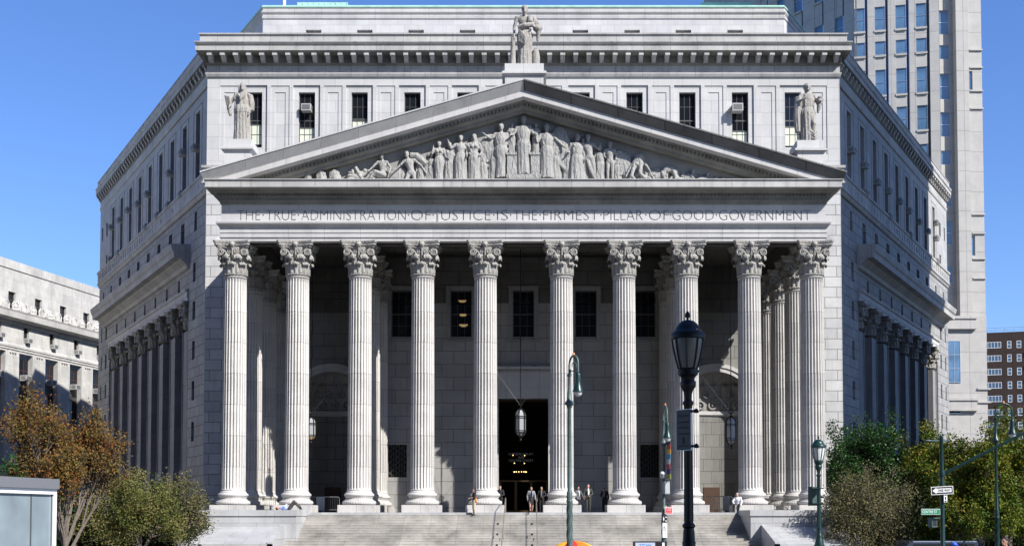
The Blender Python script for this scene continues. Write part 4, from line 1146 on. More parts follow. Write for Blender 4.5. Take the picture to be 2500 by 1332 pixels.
# ------------------------------------------------------------------ rooftop statues
def statue(name, mb, loc, label, voxel, rz=0):
    me = weld(mb, name, M_STAT, voxel, 1)
    o = link(name, me, None, loc, rz); tag(o, label, "statue"); return o
h = 4.05
J = pose(elL=(-.19, .0, .68), haL=(-.20, -.06, .60), elR=(.15, .02, .66), haR=(.125, -.05, .50), knR=(.06, -.03, .28))
mb = robed(h, J, 31, True, folds=15, hem=(.145, .11), amp=.07, veil=True)
add_robe(mb, [(0, 0, .50, .135, .10), (0, 0, .56, .14, .105), (0, 0, .62, .118, .09)], h, 10, .06, 4)
for q in range(4): mb.tube([Vector((-.08 + q * .04, -.085, .82 - q * .012)) * h, Vector((-.02, -.115, .74 - q * .02)) * h, Vector((.07, -.085, .82 - q * .01)) * h], .012 * h, 6)
mb.add([tuple(Vector(p) * h) for p in ((-.30, -.03, .80), (-.20, -.06, .77), (-.17, -.06, .60), (-.26, -.03, .63), (-.30, .0, .80), (-.20, -.02, .77), (-.17, -.02, .60), (-.26, .0, .63))], [(0, 1, 2, 3), (7, 6, 5, 4), (0, 4, 5, 1), (1, 5, 6, 2), (2, 6, 7, 3), (3, 7, 4, 0)])
limb(mb, Vector((-.22, 0, .6)) * h, Vector((-.20, 0, .48)) * h, .04 * h, .025 * h)
add_robe(mb, [(.14, .02, .55, .05, .05), (.14, .02, .68, .055, .06), (.12, 0, .81, .05, .05)], h, 6, .06, 9)
statue("statue", mb, (at(591, 340, 78.4)[0], 78.4, at(591, 338.5, 77.4)[1]), "robed stone woman lifting a tablet at the left corner of the pediment", .034)
h = 4.12
J = pose(elL=(-.18, -.02, .69), haL=(-.09, -.10, .71), elR=(.17, 0, .67), haR=(.18, -.07, .67), knR=(.075, -.09, .31), anR=(.065, -.02, .05), toR=(.08, -.1, .02))
mb = robed(h, J, 41, False, folds=13, hem=(.12, .10), amp=.07)
mb.ball(Vector((0, .01, .945)) * h, .066 * h, 12, 8, (1, 1, 1.05))
for q in range(9): mb.ball(Vector((.19 + .035 * math.cos(q * .7), -.06 + .03 * math.sin(q * 1.9), .72 + .03 * math.sin(q * .7))) * h, .028 * h, 8, 6)
limb(mb, Vector((.19, -.05, .70)) * h, Vector((.16, -.04, .52)) * h, .05 * h, .02 * h)
add_robe(mb, [(-.15, .02, .20, .045, .06), (-.165, .02, .45, .06, .07), (-.14, .0, .78, .06, .06)], h, 7, .09, 6)
limb(mb, Vector((.06, .0, .5)) * h, Vector((.08, -.085, .32)) * h, .06 * h, .045 * h)
for q in range(3): mb.tube([Vector((.03, -.09, .20 - q * .05)) * h, Vector((.08, -.12, .13 - q * .04)) * h, Vector((.13, -.08, .19 - q * .05)) * h], .016 * h, 6)
statue("statue", mb, (at(1972, 340, 78.4)[0], 78.4, at(1972, 341.5, 77.4)[1]), "stone figure with a sheaf on its arm at the right corner of the pediment", .034)
h = 4.28
J = pose(elL=(-.165, .01, .66), haL=(-.165, -.03, .52), elR=(.17, .0, .67), haR=(.14, -.11, .63), head=(.0, -.015, .935), shL=(-.12, 0, .81), shR=(.12, 0, .81))
mb = robed(h, J, 51, False, True, folds=12, hem=(.12, .10), amp=.06, upper=False)
sash(mb, [(-.10, -.06, .63), (0, -.10, .655), (.11, -.07, .67), (.14, 0, .72), (.10, .03, .82), (.07, -.04, .80), (.09, -.09, .70)], .04, h)
for q in range(6): mb.tube([Vector((-.10, -.07, .60 - q * .035)) * h, Vector((0, -.12, .50 - q * .03)) * h, Vector((.1, -.09, .60 - q * .01)) * h], .014 * h, 6)
mb.tube([Vector((-.185, -.02, 0)) * h, Vector((-.18, -.02, .51)) * h], [.05 * h, .032 * h], 10)
mb.ball(Vector((.20, -.05, .62)) * h, .075 * h, 12, 8, (1, .9, .8)); limb(mb, Vector((.22, -.05, .60)) * h, Vector((.20, -.04, .44)) * h, .045 * h, .02 * h); limb(mb, Vector((.14, 0, .78)) * h, Vector((.23, -.03, .64)) * h, .05 * h, .055 * h)
mb.tube([Vector((.17, .0, 0)) * h, Vector((.17, 0, .17)) * h, Vector((.17, 0, .25)) * h], [.065 * h, .07 * h, .06 * h], 14); mb.ball(Vector((.17, 0, .25)) * h, .06 * h); mb.ball(Vector((.17, 0, .32)) * h, .022 * h)
statue("statue", mb, (at(1281, 150, 78.4)[0], 78.4, at(1281, 154.5, 77.4)[1]), "bearded bare-chested stone lawgiver above the apex of the pediment", .034)

# ------------------------------------------------------------------ other buildings
def root(name, loc, label, cat, group=None, rz=0): return empty(name, loc, rz, label, cat, group)
M_LIME = stone("pale_limestone", (.50, .49, .46), 2.6, 1.25, .012, .75, .06, .45, streak=.5, jb=.2)
M_TOWER = stone("beige_precast", (.42, .40, .365), 3.9, 3.4, .05, .70, .03, .15, streak=.2, off=0)
M_BRICK = stone("brown_brick", (.040, .025, .021), .6, .2, .02, .8, .2, .3)
M_BACK = mat("far_facade", (.10, .095, .09), .8)
def part_of(rt, mb, name, material, smooth=None, parent=None):
    return mb.build(name, material, parent or rt, tuple(rt.location), smooth=smooth)
def win_on(rt, fr, u, z, wd, ht, d=-.3, glass=None, frame=None, mull=1, rail=1, key=None):
    glass = glass or M_GLASS; frame = frame or M_FRAME
    k = ("w", round(wd, 2), round(ht, 2), glass.name, frame.name, mull, rail)
    if k not in WIN:
        f = MB(); t = .09
        f.box(-wd / 2, -wd / 2 + t, -.06, .06, 0, ht); f.box(wd / 2 - t, wd / 2, -.06, .06, 0, ht); f.box(-wd / 2, wd / 2, -.058, .058, 0, t); f.box(-wd / 2, wd / 2, -.058, .058, ht - t, ht)
        for i in range(1, mull + 1): x = -wd / 2 + wd * i / (mull + 1); f.box(x - .04, x + .04, -.05, .05, t, ht - t)
        for i in range(1, rail + 1): z_ = ht * i / (rail + 1); f.box(-wd / 2, wd / 2, -.054, .054, z_ - .05, z_ + .05)
        p = MB(); p.box(-wd / 2 + t, wd / 2 - t, 0, .02, t, ht - t)
        WIN[k] = (f.mesh("window", frame), p.mesh("pane", glass))
    f, p = WIN[k]
    x = fr[0] + u * fr[2] + d * fr[4] - rt.location.x; y = fr[1] + u * fr[3] + d * fr[5] - rt.location.y
    o = link("window", f, rt, (x, y, z - rt.location.z), math.atan2(fr[4], -fr[5])); link("pane", p, o)
    return o

# left office building
L0 = (-66.0, 150.0)
FLB = (L0[0], L0[1], .225, .974, .974, -.225)
lb = root("government_building", (L0[0], L0[1], 0), "pale stone office building left of the courthouse, its lower floors in shadow", "building")
mb = MB()
hs = []
W1 = [1.5 + 5.45 * k for k in range(-4, 6)]; W2 = [-.9 + 5.52 * k - .1 for k in range(-2, 6)]; BY = [-.95 + 5.5 * k for k in range(-2, 6)]
hs += [(u - .72, u + .72, 30.0, 32.1) for u in W1] + [(u - .55, u + .55, 25.85, 27.95) for u in W2] + [(u - 1.4, u + 1.4, 1, 24.4, .9) for u in BY]
mb.panel(FLB, -30, 34, 0, 36.1, hs, .4); mb.panel(FLB, -125, -30, 0, 36.1)
mb.panel((FLB[0] + 34 * .225, FLB[1] + 34 * .974, -.974, .225, .225, .974), 0, 30, 0, 36.1)
mb.panel((FLB[0] - 30 * .225, FLB[1] - 30 * .974, -.974, .225, -.225, -.974), 0, 30, 0, 36.1)
a = [(FLB[0] + u * .225 - d * .974, FLB[1] + u * .974 + d * .225, 36.0) for u, d in ((-30, 0), (34, 0), (34, 30), (-30, 30))]
mb.add(a, [(0, 1, 2, 3)])
part_of(lb, mb, "wall", M_LIME)
path = [(FLB[0] - 30 * .225, FLB[1] - 30 * .974), (FLB[0] + 34 * .225, FLB[1] + 34 * .974)]
mb = MB(); mb.sweep(path, [(0, 28.0), (.15, 28.1), (.15, 28.4), (1.2, 28.6), (1.3, 29.3), (1.4, 29.5), (.3, 29.6), (0, 29.6)]); part_of(lb, mb, "cornice", M_LIME)
mb = MB(); mb.sweep(path, [(0, 35.0), (.12, 35.02), (.12, 36.1), (0, 36.15)]); mb.sweep(path, [(0, 24.6), (.12, 24.7), (.12, 24.95), (.22, 25.0), (.22, 25.3), (.12, 25.4), (0, 25.5)]); part_of(lb, mb, "string_course", M_LIME)
mb = MB()
for k in range(34):
    u = -28 + k * 1.82
    c = (FLB[0] + u * .225 + .8 * .974, FLB[1] + u * .974 - .8 * .225)
    if k % 2 == 0:
        mb.ball((c[0], c[1], 30.1), .36, 10, 7); mb.ball((c[0], c[1], 29.7), .42, 8, 5, (1, 1, .5)); mb.tube([(c[0], c[1], 30.3), (c[0], c[1] , 30.85)], [.2, .05], 7)
    for q in (-.45, .45): mb.tube([(c[0] + q * .225, c[1] + q * .974, 29.5), (c[0] + q * .3, c[1] + q * 1.3, 30.3), (c[0] + q * .1, c[1] + q * .6, 30.7)], .11, 6)
part_of(lb, mb, "cresting", M_LIME)
for u in W1: win_on(lb, FLB, u, 30.0, 1.44, 2.1, -.35)
for u in W2: win_on(lb, FLB, u, 25.85, 1.1, 2.1, -.35, rail=2)
M_SPAN = mat("spandrel_metal", (.08, .075, .075), .5, .3)
for u in BY:
    for z in (20.9, 16.6, 12.3, 8.0, 3.7): win_on(lb, FLB, u, z, 2.8, 2.9, -.75, frame=mat("maroon_frame", (.07, .03, .03), .5), mull=2)
for u in BY:
    for z in (19.5, 15.2, 10.9, 6.6):
        mb = MB(); mb.fbox(FLB, u - 1.4, u + 1.4, -.8, -.68, z, z + 1.4); mb.fbox(FLB, u - .15, u + .15, -.68, -.6, z + .5, z + .8)
        part_of(lb, mb, "spandrel", M_SPAN)
mb = MB()
for u in [x + 2.75 for x in BY]:
    for q in range(9): mb.fbox(FLB, u - 1.2 + q * .27, u - 1.2 + q * .27 + .13, 0, .05, 1.5, 24.0)
    for q in (-.5, 0, .5): mb.ball((FLB[0] + (u + q) * .225 + .1, FLB[1] + (u + q) * .974, 24.35 + .0), .15, 8, 5)
part_of(lb, mb, "pilaster_fluting", M_LIME)
def ac_on(rt, fr, u, z, d, sc=1.2):
    x = fr[0] + u * fr[2] + d * fr[4] - rt.location.x; y = fr[1] + u * fr[3] + d * fr[5] - rt.location.y
    o = link("air_conditioner", AC_ME, rt, (x, y, z), math.atan2(fr[4], -fr[5]), (sc, sc, sc)); link("grille", ACG_ME, o)
for u in BY[2:]:
    ac_on(lb, FLB, u + .1, 20.95, -.5, 1.45)
for u in W2[2:]: ac_on(lb, FLB, u + .1, 25.9, -.1, 1.15)

# tower behind on the right
tw = root("office_tower", (62, 200, 0), "tall beige precast tower with blue windows rising behind the right wing", "tower")
TP = [(36.5, 236.0), (49.0, 212), (57.0, 199.8), (70.1, 197.0)]
def facet(a, b):
    L = math.hypot(b[0] - a[0], b[1] - a[1]); ux, uy = (b[0] - a[0]) / L, (b[1] - a[1]) / L
    return (a[0], a[1], ux, uy, uy, -ux), L
rowsZ = []
z = 129.0
ROWS = [(90.1, 86.0), (84.1, 81.7), (79.2, 74.8), (72.6, 68.4), (66.0, 63.6), (60.7, 56.5), (54.1, 49.9), (45.4 + 1, 43.5), (39.6, 35.4)]
ROWS = [(t + 26.0, b + 26.0) for t, b in ROWS[:4]] + ROWS
ROWS = [(t, b) for t, b in ROWS if True]
def on_facet(px):
    for a, b in zip(TP, TP[1:]):
        fr, L = facet(a, b)
        k = (px - CX_) / F_ * 1.0
        # ray X = k*Y' , Y'=Y*cos+Z sin ~ Y*1.0 + 3
        det = k * fr[3] - fr[2]
        u = (fr[0] - k * (fr[1] + 2.2)) / det
        if -.01 <= u <= L + .01: return fr, L, u
    return None
fac = {}
for px in (1868, 1908, 1951, 2001, 2051, 2103, 2153, 2204, 2254):
    r_ = on_facet(px)
    if r_: fac.setdefault((r_[0][0], r_[0][1]), (r_[0], r_[1], []))[2].append(r_[2])
wall = MB(); slots = MB()
for a, b in zip(TP, TP[1:]):
    fr, L = facet(a, b)
    us = fac.get((fr[0], fr[1]), (0, 0, []))[2]
    hs = [(u - .85, u + 1.35, 0, 118, .45) for u in us]
    wall.panel(fr, 0, L, 0, 118, hs, .45)
    for u in us:
        slots.fbox(fr, u + .95, u + 1.30, -.47, -.40, 0, 118)
        zz = [0] + [v for t, b_ in sorted(ROWS, key=lambda q: q[1]) for v in (b_, t)] + [118]
        for z0, z1 in zip(zz[::2], zz[1::2]):
            if z1 > z0: wall.fbox(fr, u - .85, u + .90, -.45, -.12, z0, z1); wall.fbox(fr, u - .95, u + .95, -.12, .12, z1 - .35, z1)
        for t, b_ in ROWS:
            if t < 118: win_on(tw, fr, u + .02, b_, 1.72, t - b_, -.3, M_GLASSB if u < 3 or t - b_ < 3 else M_GLASSB, M_STEEL, 0, 1 if t - b_ > 3 else 0)
FT = (0, 197, 1, 0, 0, -1)
RW = [(t - .9, b - .9) for t, b in ROWS[4:]] + [(32.57, 25.5), (22.8, 20.6), (16, 13)]
wall.quad((70.1, 197, 0), (70.1, 198.5, 0), (70.1, 198.5, 118), (70.1, 197, 118)); wall.quad((72.9, 197, 0), (72.9, 198.5, 0), (72.9, 198.5, 118), (72.9, 197, 118))
FT2 = (0, 198.5, 1, 0, 0, -1)
wall.panel(FT2, 70.1, 72.9, 0, 118, [(70.6, 72.3, b, t, .3) for t, b in RW], .3)
for t, b in RW: win_on(tw, FT2, 71.45, b, 1.7, t - b, -.25, M_GLASSB, M_STEEL, 1 if t - b > 6 else 0, 1 if t - b > 3 else 0)
wall.panel(FT, 72.9, 75.0, 0, 118); wall.panel((0, 197.6, 1, 0, 0, -1), 75.0, 77.4, 0, 118, [(75.2, 75.8, 75.2, 78.4, .3), (75.2, 75.8, 47, 50.4, .3), (75.2, 75.8, 102, 106, .3)])
wall.quad((75.0, 197, 0), (75.0, 197.6, 0), (75.0, 197.6, 118), (75, 197, 118))
wall.quad((77.4, 197.6, 0), (77.4, 226, 0), (77.4, 226, 118), (77.4, 197.6, 118))
wall.quad((36.5, 236, 0), (40, 250, 0), (40, 250, 118), (36.5, 236, 118)); wall.add([(36.5, 236, 118), (49, 212, 118), (57, 199.8, 118), (70.1, 197, 118), (77.4, 197.6, 118), (77.4, 226, 118), (40, 250, 118)], [tuple(range(7))])
# set-backs at the foot
wall.box(70.0, 77.0, 196.4, 212, 0, 36.6); wall.box(77.41, 78.1, 199.5, 225, 0, 30.0)
part_of(tw, wall, "wall", M_TOWER); part_of(tw, slots, "vertical_joint", mat("dark_joint", (.07, .06, .06), .6))
for px_, z0, z1 in ((71.6, 36.6, 40.0), (71.6, 23.0, 25.3)):
    mb = MB(); mb.box(69.9, 75.1, 195.9, 196.39, z0 - 2.0, z0); mb.box(69.8, 75.3, 195.7, 196.39, z0 - .5, z0 - .1); mb.box(69.9, 75.2, 195.8, 196.39, z0 - 2.2, z0 - 1.8)
    part_of(tw, mb, "ledge", M_TOWER)
for z in (75.0, 79.0, 72, 82, 50.8, 46.5, 43.2, 54, 24.5, 22.3):
    mb = MB(); mb.box(75.3, 77.5, 197.35 if z > 36.6 else 196.15, 197.6 if z > 36.6 else 196.4, z - .15, z + .1); part_of(tw, mb, "string_course", M_TOWER)
for b, t, x0 in ((75.2, 78.4, 75.5), (47, 50.4, 75.5)): win_on(tw, (0, 197.6, 1, 0, 0, -1), x0, b, .6, t - b, -.25, M_GLASSB, M_STEEL, 0, 0)
for b, t in ((25.5, 32.5), (20.4, 22.8)):
    mb = MB(); mb.box(70.5, 72.6, 196.3, 196.39, b, t); win_on(tw, (0, 196.4, 1, 0, 0, -1), 71.5, b, 2.1, t - b, .07, M_GLASSB if t > 23 else M_GLASS, M_STEEL, 1 if t > 23 else 0, 2 if t > 23 else 0)

# brick apartment block far right
ap = root("apartment_block", (112, 262, 0), "brown brick apartment block far right with rows of white-framed windows and a roof railing", "apartment building")
FB, _L = facet((95.0, 264.0), (135.0, 252.0))
mb = MB(); rw = [41.9 - 2.98 * k for k in range(10)]
hs = []
for z in rw: hs += [(6.8, 10.9, z - 1.35, z, .15), (12.15, 13.0, z - 1.5, z + .1, .15), (14.1, 15.0, z - 1.5, z + .1, .15), (17.4, 21, z - 1.8, z + .2, .8), (24, 27, z - 1.4, z, .15)]
mb.panel(FB, 0, 41, 0, 44.0, hs, .15)
mb.panel((FB[0], FB[1], -FB[3], FB[2], -FB[2], -FB[3]), 0, 18, 0, 44.0)
P = lambda u, d: (FB[0] + u * FB[2] + d * FB[4], FB[1] + u * FB[3] + d * FB[5], 43.9)
mb.add([P(0, 0), P(41, 0), P(41, -18), P(0, -18)], [(0, 1, 2, 3)])
part_of(ap, mb, "wall", M_BRICK)
for z in rw:
    win_on(ap, FB, 8.85, z - 1.35, 4.1, 1.35, -.05, M_GLASSB, M_WHITE, 5, 0)
    win_on(ap, FB, 12.57, z - 1.5, .85, 1.6, -.05, M_GLASSB, M_WHITE, 0, 1); win_on(ap, FB, 14.55, z - 1.5, .9, 1.6, -.05, M_GLASSB, M_WHITE, 0, 1)
mb = MB()
for z in rw: mb.fbox(FB, 17.2, 21.2, 0, .9, z - 1.95, z - 1.85); mb.fbox(FB, 17.2, 21.2, .85, .9, z - 1.85, z - .9); mb.fbox(FB, 17.4, 21, -.82, -.78, z - 1.8, z + .2)
part_of(ap, mb, "balconies", mat("balcony_panel", (.16, .15, .14), .6))
mb = MB()
for k in range(22):
    q = P(.3 + k * 1.9, 0); mb.tube([(q[0], q[1], 43.9), (q[0], q[1], 45.0)], .05, 5)
q0, q1 = P(.3, 0), P(40.2, 0)
for z in (44.45, 45.0): mb.tube([(q0[0], q0[1], z), (q1[0], q1[1], z)], .05, 5)
part_of(ap, mb, "roof_railing", mat("blue_grey_metal", (.25, .33, .42), .5))

# neighbour whose shadow falls across the right wing, and the blocks round the square behind the viewer
def simple_block(loc, boxes, label, cat, glass=True):
    rt = root("office_block" if cat != "courthouse" else "federal_courthouse", loc, label, cat)
    mb = MB(); gl = MB()
    for x0, x1, y0, y1, h_ in boxes:
        mb.box(x0, x1, y0, y1, 0, h_); mb.box(x0 - .4, x1 + .4, y0 - .4, y1 + .4, h_ - 1.2, h_ - .6)
        nz = int(h_ / 4)
        for side in range(4):
            L = (x1 - x0) if side < 2 else (y1 - y0); n = int(L / 4)
            for i in range(n):
                c = (i + .5) * L / n
                if side == 0: gl.box(x0 + c - .8, x0 + c + .8, y0 - .05, y0 + .05, 4, h_ - 3)
                elif side == 1: gl.box(x0 + c - .8, x0 + c + .8, y1 - .05, y1 + .05, 4, h_ - 3)
                elif side == 2: gl.box(x0 - .05, x0 + .05, y0 + c - .8, y0 + c + .8, 4, h_ - 3)
                else: gl.box(x1 - .05, x1 + .05, y0 + c - .8, y0 + c + .8, 4, h_ - 3)
    part_of(rt, mb, "wall", M_BACK); part_of(rt, gl, "window_bands", M_GLASS)["kind"] = "stuff"
simple_block((60, 78, 0), [(45, 112, 72.4, 98, 30.6), (46.3, 80.5, 73.8, 92, 66), (56, 80.4, 75.2, 91.9, 112)], "tall granite courthouse tower to the right of the square, outside the view", "courthouse")
simple_block((-70, -70, 0), [(-160, 52, -95, -58, 150)], "broad office slab behind the viewer across the square", "office block")

# ------------------------------------------------------------------ trees
def leaf_mat(name, cols, rough=.65, trans=.12):
    m = bpy.data.materials.new(name); m.use_nodes = True; n = m.node_tree.nodes; l = m.node_tree.links
    b = n["Principled BSDF"]; b.inputs["Roughness"].default_value = rough; b.inputs["Specular IOR Level"].default_value = .18
    g = n.new("ShaderNodeNewGeometry"); r_ = n.new("ShaderNodeValToRGB")
    r_.color_ramp.interpolation = 'LINEAR'
    e = r_.color_ramp.elements
    e[0].position = 0; e[0].color = (*cols[0], 1); e[1].position = 1; e[1].color = (*cols[-1], 1)
    for i, c in enumerate(cols[1:-1]): q = e.new((i + 1) / (len(cols) - 1)); q.color = (*c, 1)
    nz = n.new("ShaderNodeTexNoise"); nz.inputs["Scale"].default_value = .9; tc = n.new("ShaderNodeTexCoord"); l.new(tc.outputs["Object"], nz.inputs["Vector"])
    ad = n.new("ShaderNodeMath"); ad.operation = 'MULTIPLY_ADD'; ad.inputs[1].default_value = 1.6; ad.inputs[2].default_value = -.8; l.new(nz.outputs["Fac"], ad.inputs[0])
    a2 = n.new("ShaderNodeMath"); a2.operation = 'MULTIPLY_ADD'; a2.inputs[1].default_value = .6; l.new(g.outputs["Random Per Island"], a2.inputs[0])
    a3 = n.new("ShaderNodeMath"); a3.operation = 'ADD'; a3.inputs[1].default_value = .2; l.new(ad.outputs[0], a3.inputs[0]); l.new(a3.outputs[0], a2.inputs[2])
    l.new(a2.outputs[0], r_.inputs[0]); l.new(r_.outputs[0], b.inputs["Base Color"])
    tr = n.new("ShaderNodeBsdfTranslucent"); mx = n.new("ShaderNodeMixShader"); mx.inputs[0].default_value = trans
    l.new(r_.outputs[0], tr.inputs[0]); l.new(b.outputs[0], mx.inputs[1]); l.new(tr.outputs[0], mx.inputs[2]); l.new(mx.outputs[0], n["Material Output"].inputs[0])
    return m
LM_RUST = leaf_mat("rust_leaves", [(.22, .06, .02), (.17, .085, .02), (.11, .095, .025), (.22, .11, .03)])
LM_OLIVE = leaf_mat("olive_yellow_leaves", [(.035, .06, .014), (.075, .095, .022), (.16, .145, .04), (.22, .18, .075)])
LM_GREEN = leaf_mat("glossy_green_leaves", [(.008, .030, .006), (.020, .065, .012), (.04, .11, .022)], .38, .08)
LM_YG = leaf_mat("yellow_green_leaves", [(.018, .045, .004), (.055, .095, .008), (.13, .15, .012), (.18, .11, .012)])
LM_TAN = leaf_mat("tan_dry_leaves", [(.05, .06, .022), (.12, .11, .045), (.22, .19, .09)])
LM_DARK = leaf_mat("dark_shrub_leaves", [(.010, .018, .007), (.02, .03, .01), (.03, .04, .015)], .6)
M_BARK = mat("grey_bark", (.14, .115, .095), .9, noise=.3, nscale=8, bump=.4)
M_BARKD = mat("dark_bark", (.05, .04, .032), .9, noise=.3, nscale=8)
def tree(name, loc, height, rad, leafmat, label, trunk_h=1.6, trunk_r=.16, levels=4, nleaf=16000, leaf=.12, vase=False, sparse=0.0, seed=1, group=None, bark=None, cr=(1, 1), low=.0, clump=.35, top_heavy=1.0):
    rn = random.Random(seed); rg = np.random.default_rng(seed)
    rt = empty(name, loc, 0, label, "tree" if name.endswith("tree") else "shrub", group)
    wood = MB(); tips = []
    def grow(p, d, L, r_, lv):
        n = 3; pts = [p]; q = p; dd = d.copy()
        for i in range(n):
            dd = (dd + Vector((rn.uniform(-.16, .16), rn.uniform(-.16, .16), rn.uniform(-.02, .14) if vase else rn.uniform(-.1, .1)))).normalized()
            q = q + dd * (L / n); pts.append(q)
        wood.tube(pts, [r_ * (1 - .4 * i / n) for i in range(n + 1)], 6 if lv < 2 else 4, lv == 0)
        if vase and 2 <= lv < levels - 1: tips.append((q, dd))
        if lv >= levels - 1: tips.append((pts[1], dd)); tips.append((pts[2], dd)); tips.append((q, dd))
        elif lv >= 1: tips.append((q, dd))
        if lv >= levels: return
        k = rn.choice((3, 4)) if lv else (7 if vase else 6)
        for i in range(k):
            a = 2 * math.pi * (i + rn.random()) / k; sp = (.34 if vase else .62) + rn.uniform(-.1, .16)
            if lv == 0: sp += .12 if vase else .25
            ax = dd.orthogonal().normalized(); ax.rotate(Matrix.Rotation(a, 3, dd))
            nd = (dd * math.cos(sp) + ax * math.sin(sp)).normalized()
            st = pts[rn.choice((2, 3))] if lv else pts[-1 - rn.choice((0, 0, 1))]
            grow(st, nd, L * rn.uniform(.62, .85), r_ * .52, lv + 1)
    H = height
    L0_ = (H - trunk_h) / 2.6
    grow(Vector((0, 0, 0)), Vector((rn.uniform(-.04, .04), 0, 1)), trunk_h, trunk_r, 0)
    P_ = np.array([list(t[0]) for t in tips])
    # fit crown to the wanted envelope
    c = P_[P_[:, 2] > trunk_h * .8]
    zt = np.percentile(c[:, 2], 99); rx = np.percentile(np.hypot(c[:, 0], c[:, 1]), 95)
    sz, sx = (H - trunk_h) / (zt - trunk_h + 1e-6), rad / (rx + 1e-6)
    def fit(v):
        z = v[2]; t = min(1, max(0, (z - trunk_h * .6) / (trunk_h * .6)))
        f = 1 + (sx - 1) * t
        return (v[0] * f * cr[0], v[1] * f * cr[1], z if z < trunk_h else trunk_h + (z - trunk_h) * sz)
    wood.v = [fit(v) for v in wood.v]; P_ = np.array([fit(v) for v in P_])
    P_ = P_[P_[:, 2] > trunk_h * (1 - low)]
    wood.build("trunk", bark or M_BARK, rt)
    # leaves in clumps around twig tips
    per = rg.random(len(P_)) ** 1.0
    if sparse: P_ = P_[per > sparse]
    wts = (.4 + rg.random(len(P_)) ** 2 * 2) * (1 + (top_heavy - 1) * (P_[:, 2] - P_[:, 2].min()) / (np.ptp(P_[:, 2]) + 1e-6)); wts /= wts.sum()
    idx = rg.choice(len(P_), nleaf, p=wts)
    cen = P_[idx] + rg.normal(0, clump, (nleaf, 3)) * np.array([1, 1, .75])
    cen[:, 2] = np.maximum(cen[:, 2], .1)
    a = rg.normal(size=(nleaf, 3)); a /= np.linalg.norm(a, axis=1)[:, None]
    b = rg.normal(size=(nleaf, 3)); b -= a * (a * b).sum(1)[:, None]; b /= np.linalg.norm(b, axis=1)[:, None]
    s_ = leaf * rg.uniform(.6, 1.35, nleaf)[:, None]
    vs = np.stack([cen - a * s_, cen + b * s_ * .55, cen + a * s_, cen - b * s_ * .55], 1).reshape(-1, 3)
    me = bpy.data.meshes.new("foliage"); me.vertices.add(len(vs)); me.vertices.foreach_set("co", vs.ravel())
    me.loops.add(nleaf * 4); me.loops.foreach_set("vertex_index", np.arange(nleaf * 4)); me.polygons.add(nleaf)
    me.polygons.foreach_set("loop_start", np.arange(nleaf) * 4)
    me.update(calc_edges=True); me.validate(); me.materials.append(leafmat)
    link("foliage", me, rt)
    return rt
def TX(px, Y): return (px - CX_) / F_ * Y
G_L, G_R = "autumn trees left of the steps", "trees right of the steps"
tree("tree", (TX(155, 62), 62, .1), 9.0, 2.75, LM_RUST, "tall vase-shaped tree with rusty sparse leaves and many bare branches, far left", 1.5, .17, 6, 34000, .07, True, .10, 11, G_L, cr=(1.0, .8), clump=.22, top_heavy=2.2)
tree("tree", (TX(20, 70), 72, .1), 6.4, 2.6, LM_GREEN, "low green tree behind the shelter at the far left edge", 1.3, .15, 4, 12000, .11, seed=5, group=G_L)
tree("tree", (TX(345, 64), 64, .1), 5.2, 2.0, LM_OLIVE, "small crooked tree with green and yellow leaves left of the steps", 2.0, .10, 4, 20000, .06, seed=21, group=G_L, clump=.22)
tree("tree", (TX(425, 66), 66.5, .1), 5.3, 1.75, LM_TAN, "thin yellowing tree with bare twigs beside the left podium block", 1.6, .10, 5, 9000, .06, seed=33, group=G_L, sparse=.3, clump=.28)
tree("tree", (TX(250, 70), 72, .1), 5.4, 2.6, LM_OLIVE, "olive tree between the rusty tree and the crooked tree", 1.2, .12, 4, 9000, .08, seed=38, group=G_L, clump=.35)
tree("tree", (TX(2092, 86), 86, .1), 9.9, 2.9, LM_GREEN, "glossy green tree against the right corner of the courthouse", 1.8, .16, 4, 30000, .085, seed=8, group=G_R, clump=.27)
tree("tree", (TX(2215, 92), 93.5, .1), 8.0, 3.4, LM_GREEN, "dark tree shaded by the right wing of the courthouse", 1.8, .16, 4, 26000, .11, seed=9, group=G_R)
tree("tree", (TX(2140, 70), 71, .1), 5.7, 2.9, LM_TAN, "brownish bushy tree with dry leaves beside the right podium block", 1.0, .13, 5, 24000, .06, seed=44, group=G_R, clump=.33, cr=(1, .8))
tree("tree", (TX(2330, 78), 78, .1), 8.6, 3.1, LM_YG, "yellow-green tree behind the one-way sign", 1.9, .2, 4, 42000, .085, seed=12, group=G_R, clump=.27)
tree("tree", (TX(2395, 68), 68, .1), 7.0, 3.0, LM_YG, "rounded yellow-green tree between the signal pole and the crook lamp", 1.8, .2, 4, 42000, .08, seed=13, group=G_R, clump=.27)
tree("tree", (TX(2480, 74), 75, .1), 9.0, 3.4, LM_YG, "large yellow-green tree at the right edge of the photo", 1.9, .2, 4, 44000, .085, seed=14, group=G_R, clump=.27)
tree("conifer_tree", (TX(2333, 112), 118, .1), 10.9, 1.3, LM_DARK, "small dark conifer tip in front of the beige tower", 2, .12, 3, 5000, .16, seed=15, group=None)
sh_l = ["dark shrub mass at the foot of the rusty tree", "dark shrub under the small crooked tree", "dark shrub beside the left podium block", "dark shrub behind the shelter"]
for i, (px, Y, h_) in enumerate(((235, 75, 3.3), (330, 74, 3.2), (435, 72, 3.5), (100, 78, 3.2))):
    tree("shrub", (TX(px, Y), Y, .1), h_, 1.9, LM_DARK, sh_l[i], .4, .06, 3, 9000, .12, seed=60 + i, group="dark shrubs by the left wing", low=1, clump=.5, bark=M_BARKD)
sh_r = ["dark shrub right of the right podium block", "dark shrub under the brownish tree", "dark shrub left of the signal pole", "dark shrub under the yellow-green trees", "dark shrub at the right edge of the photo"]
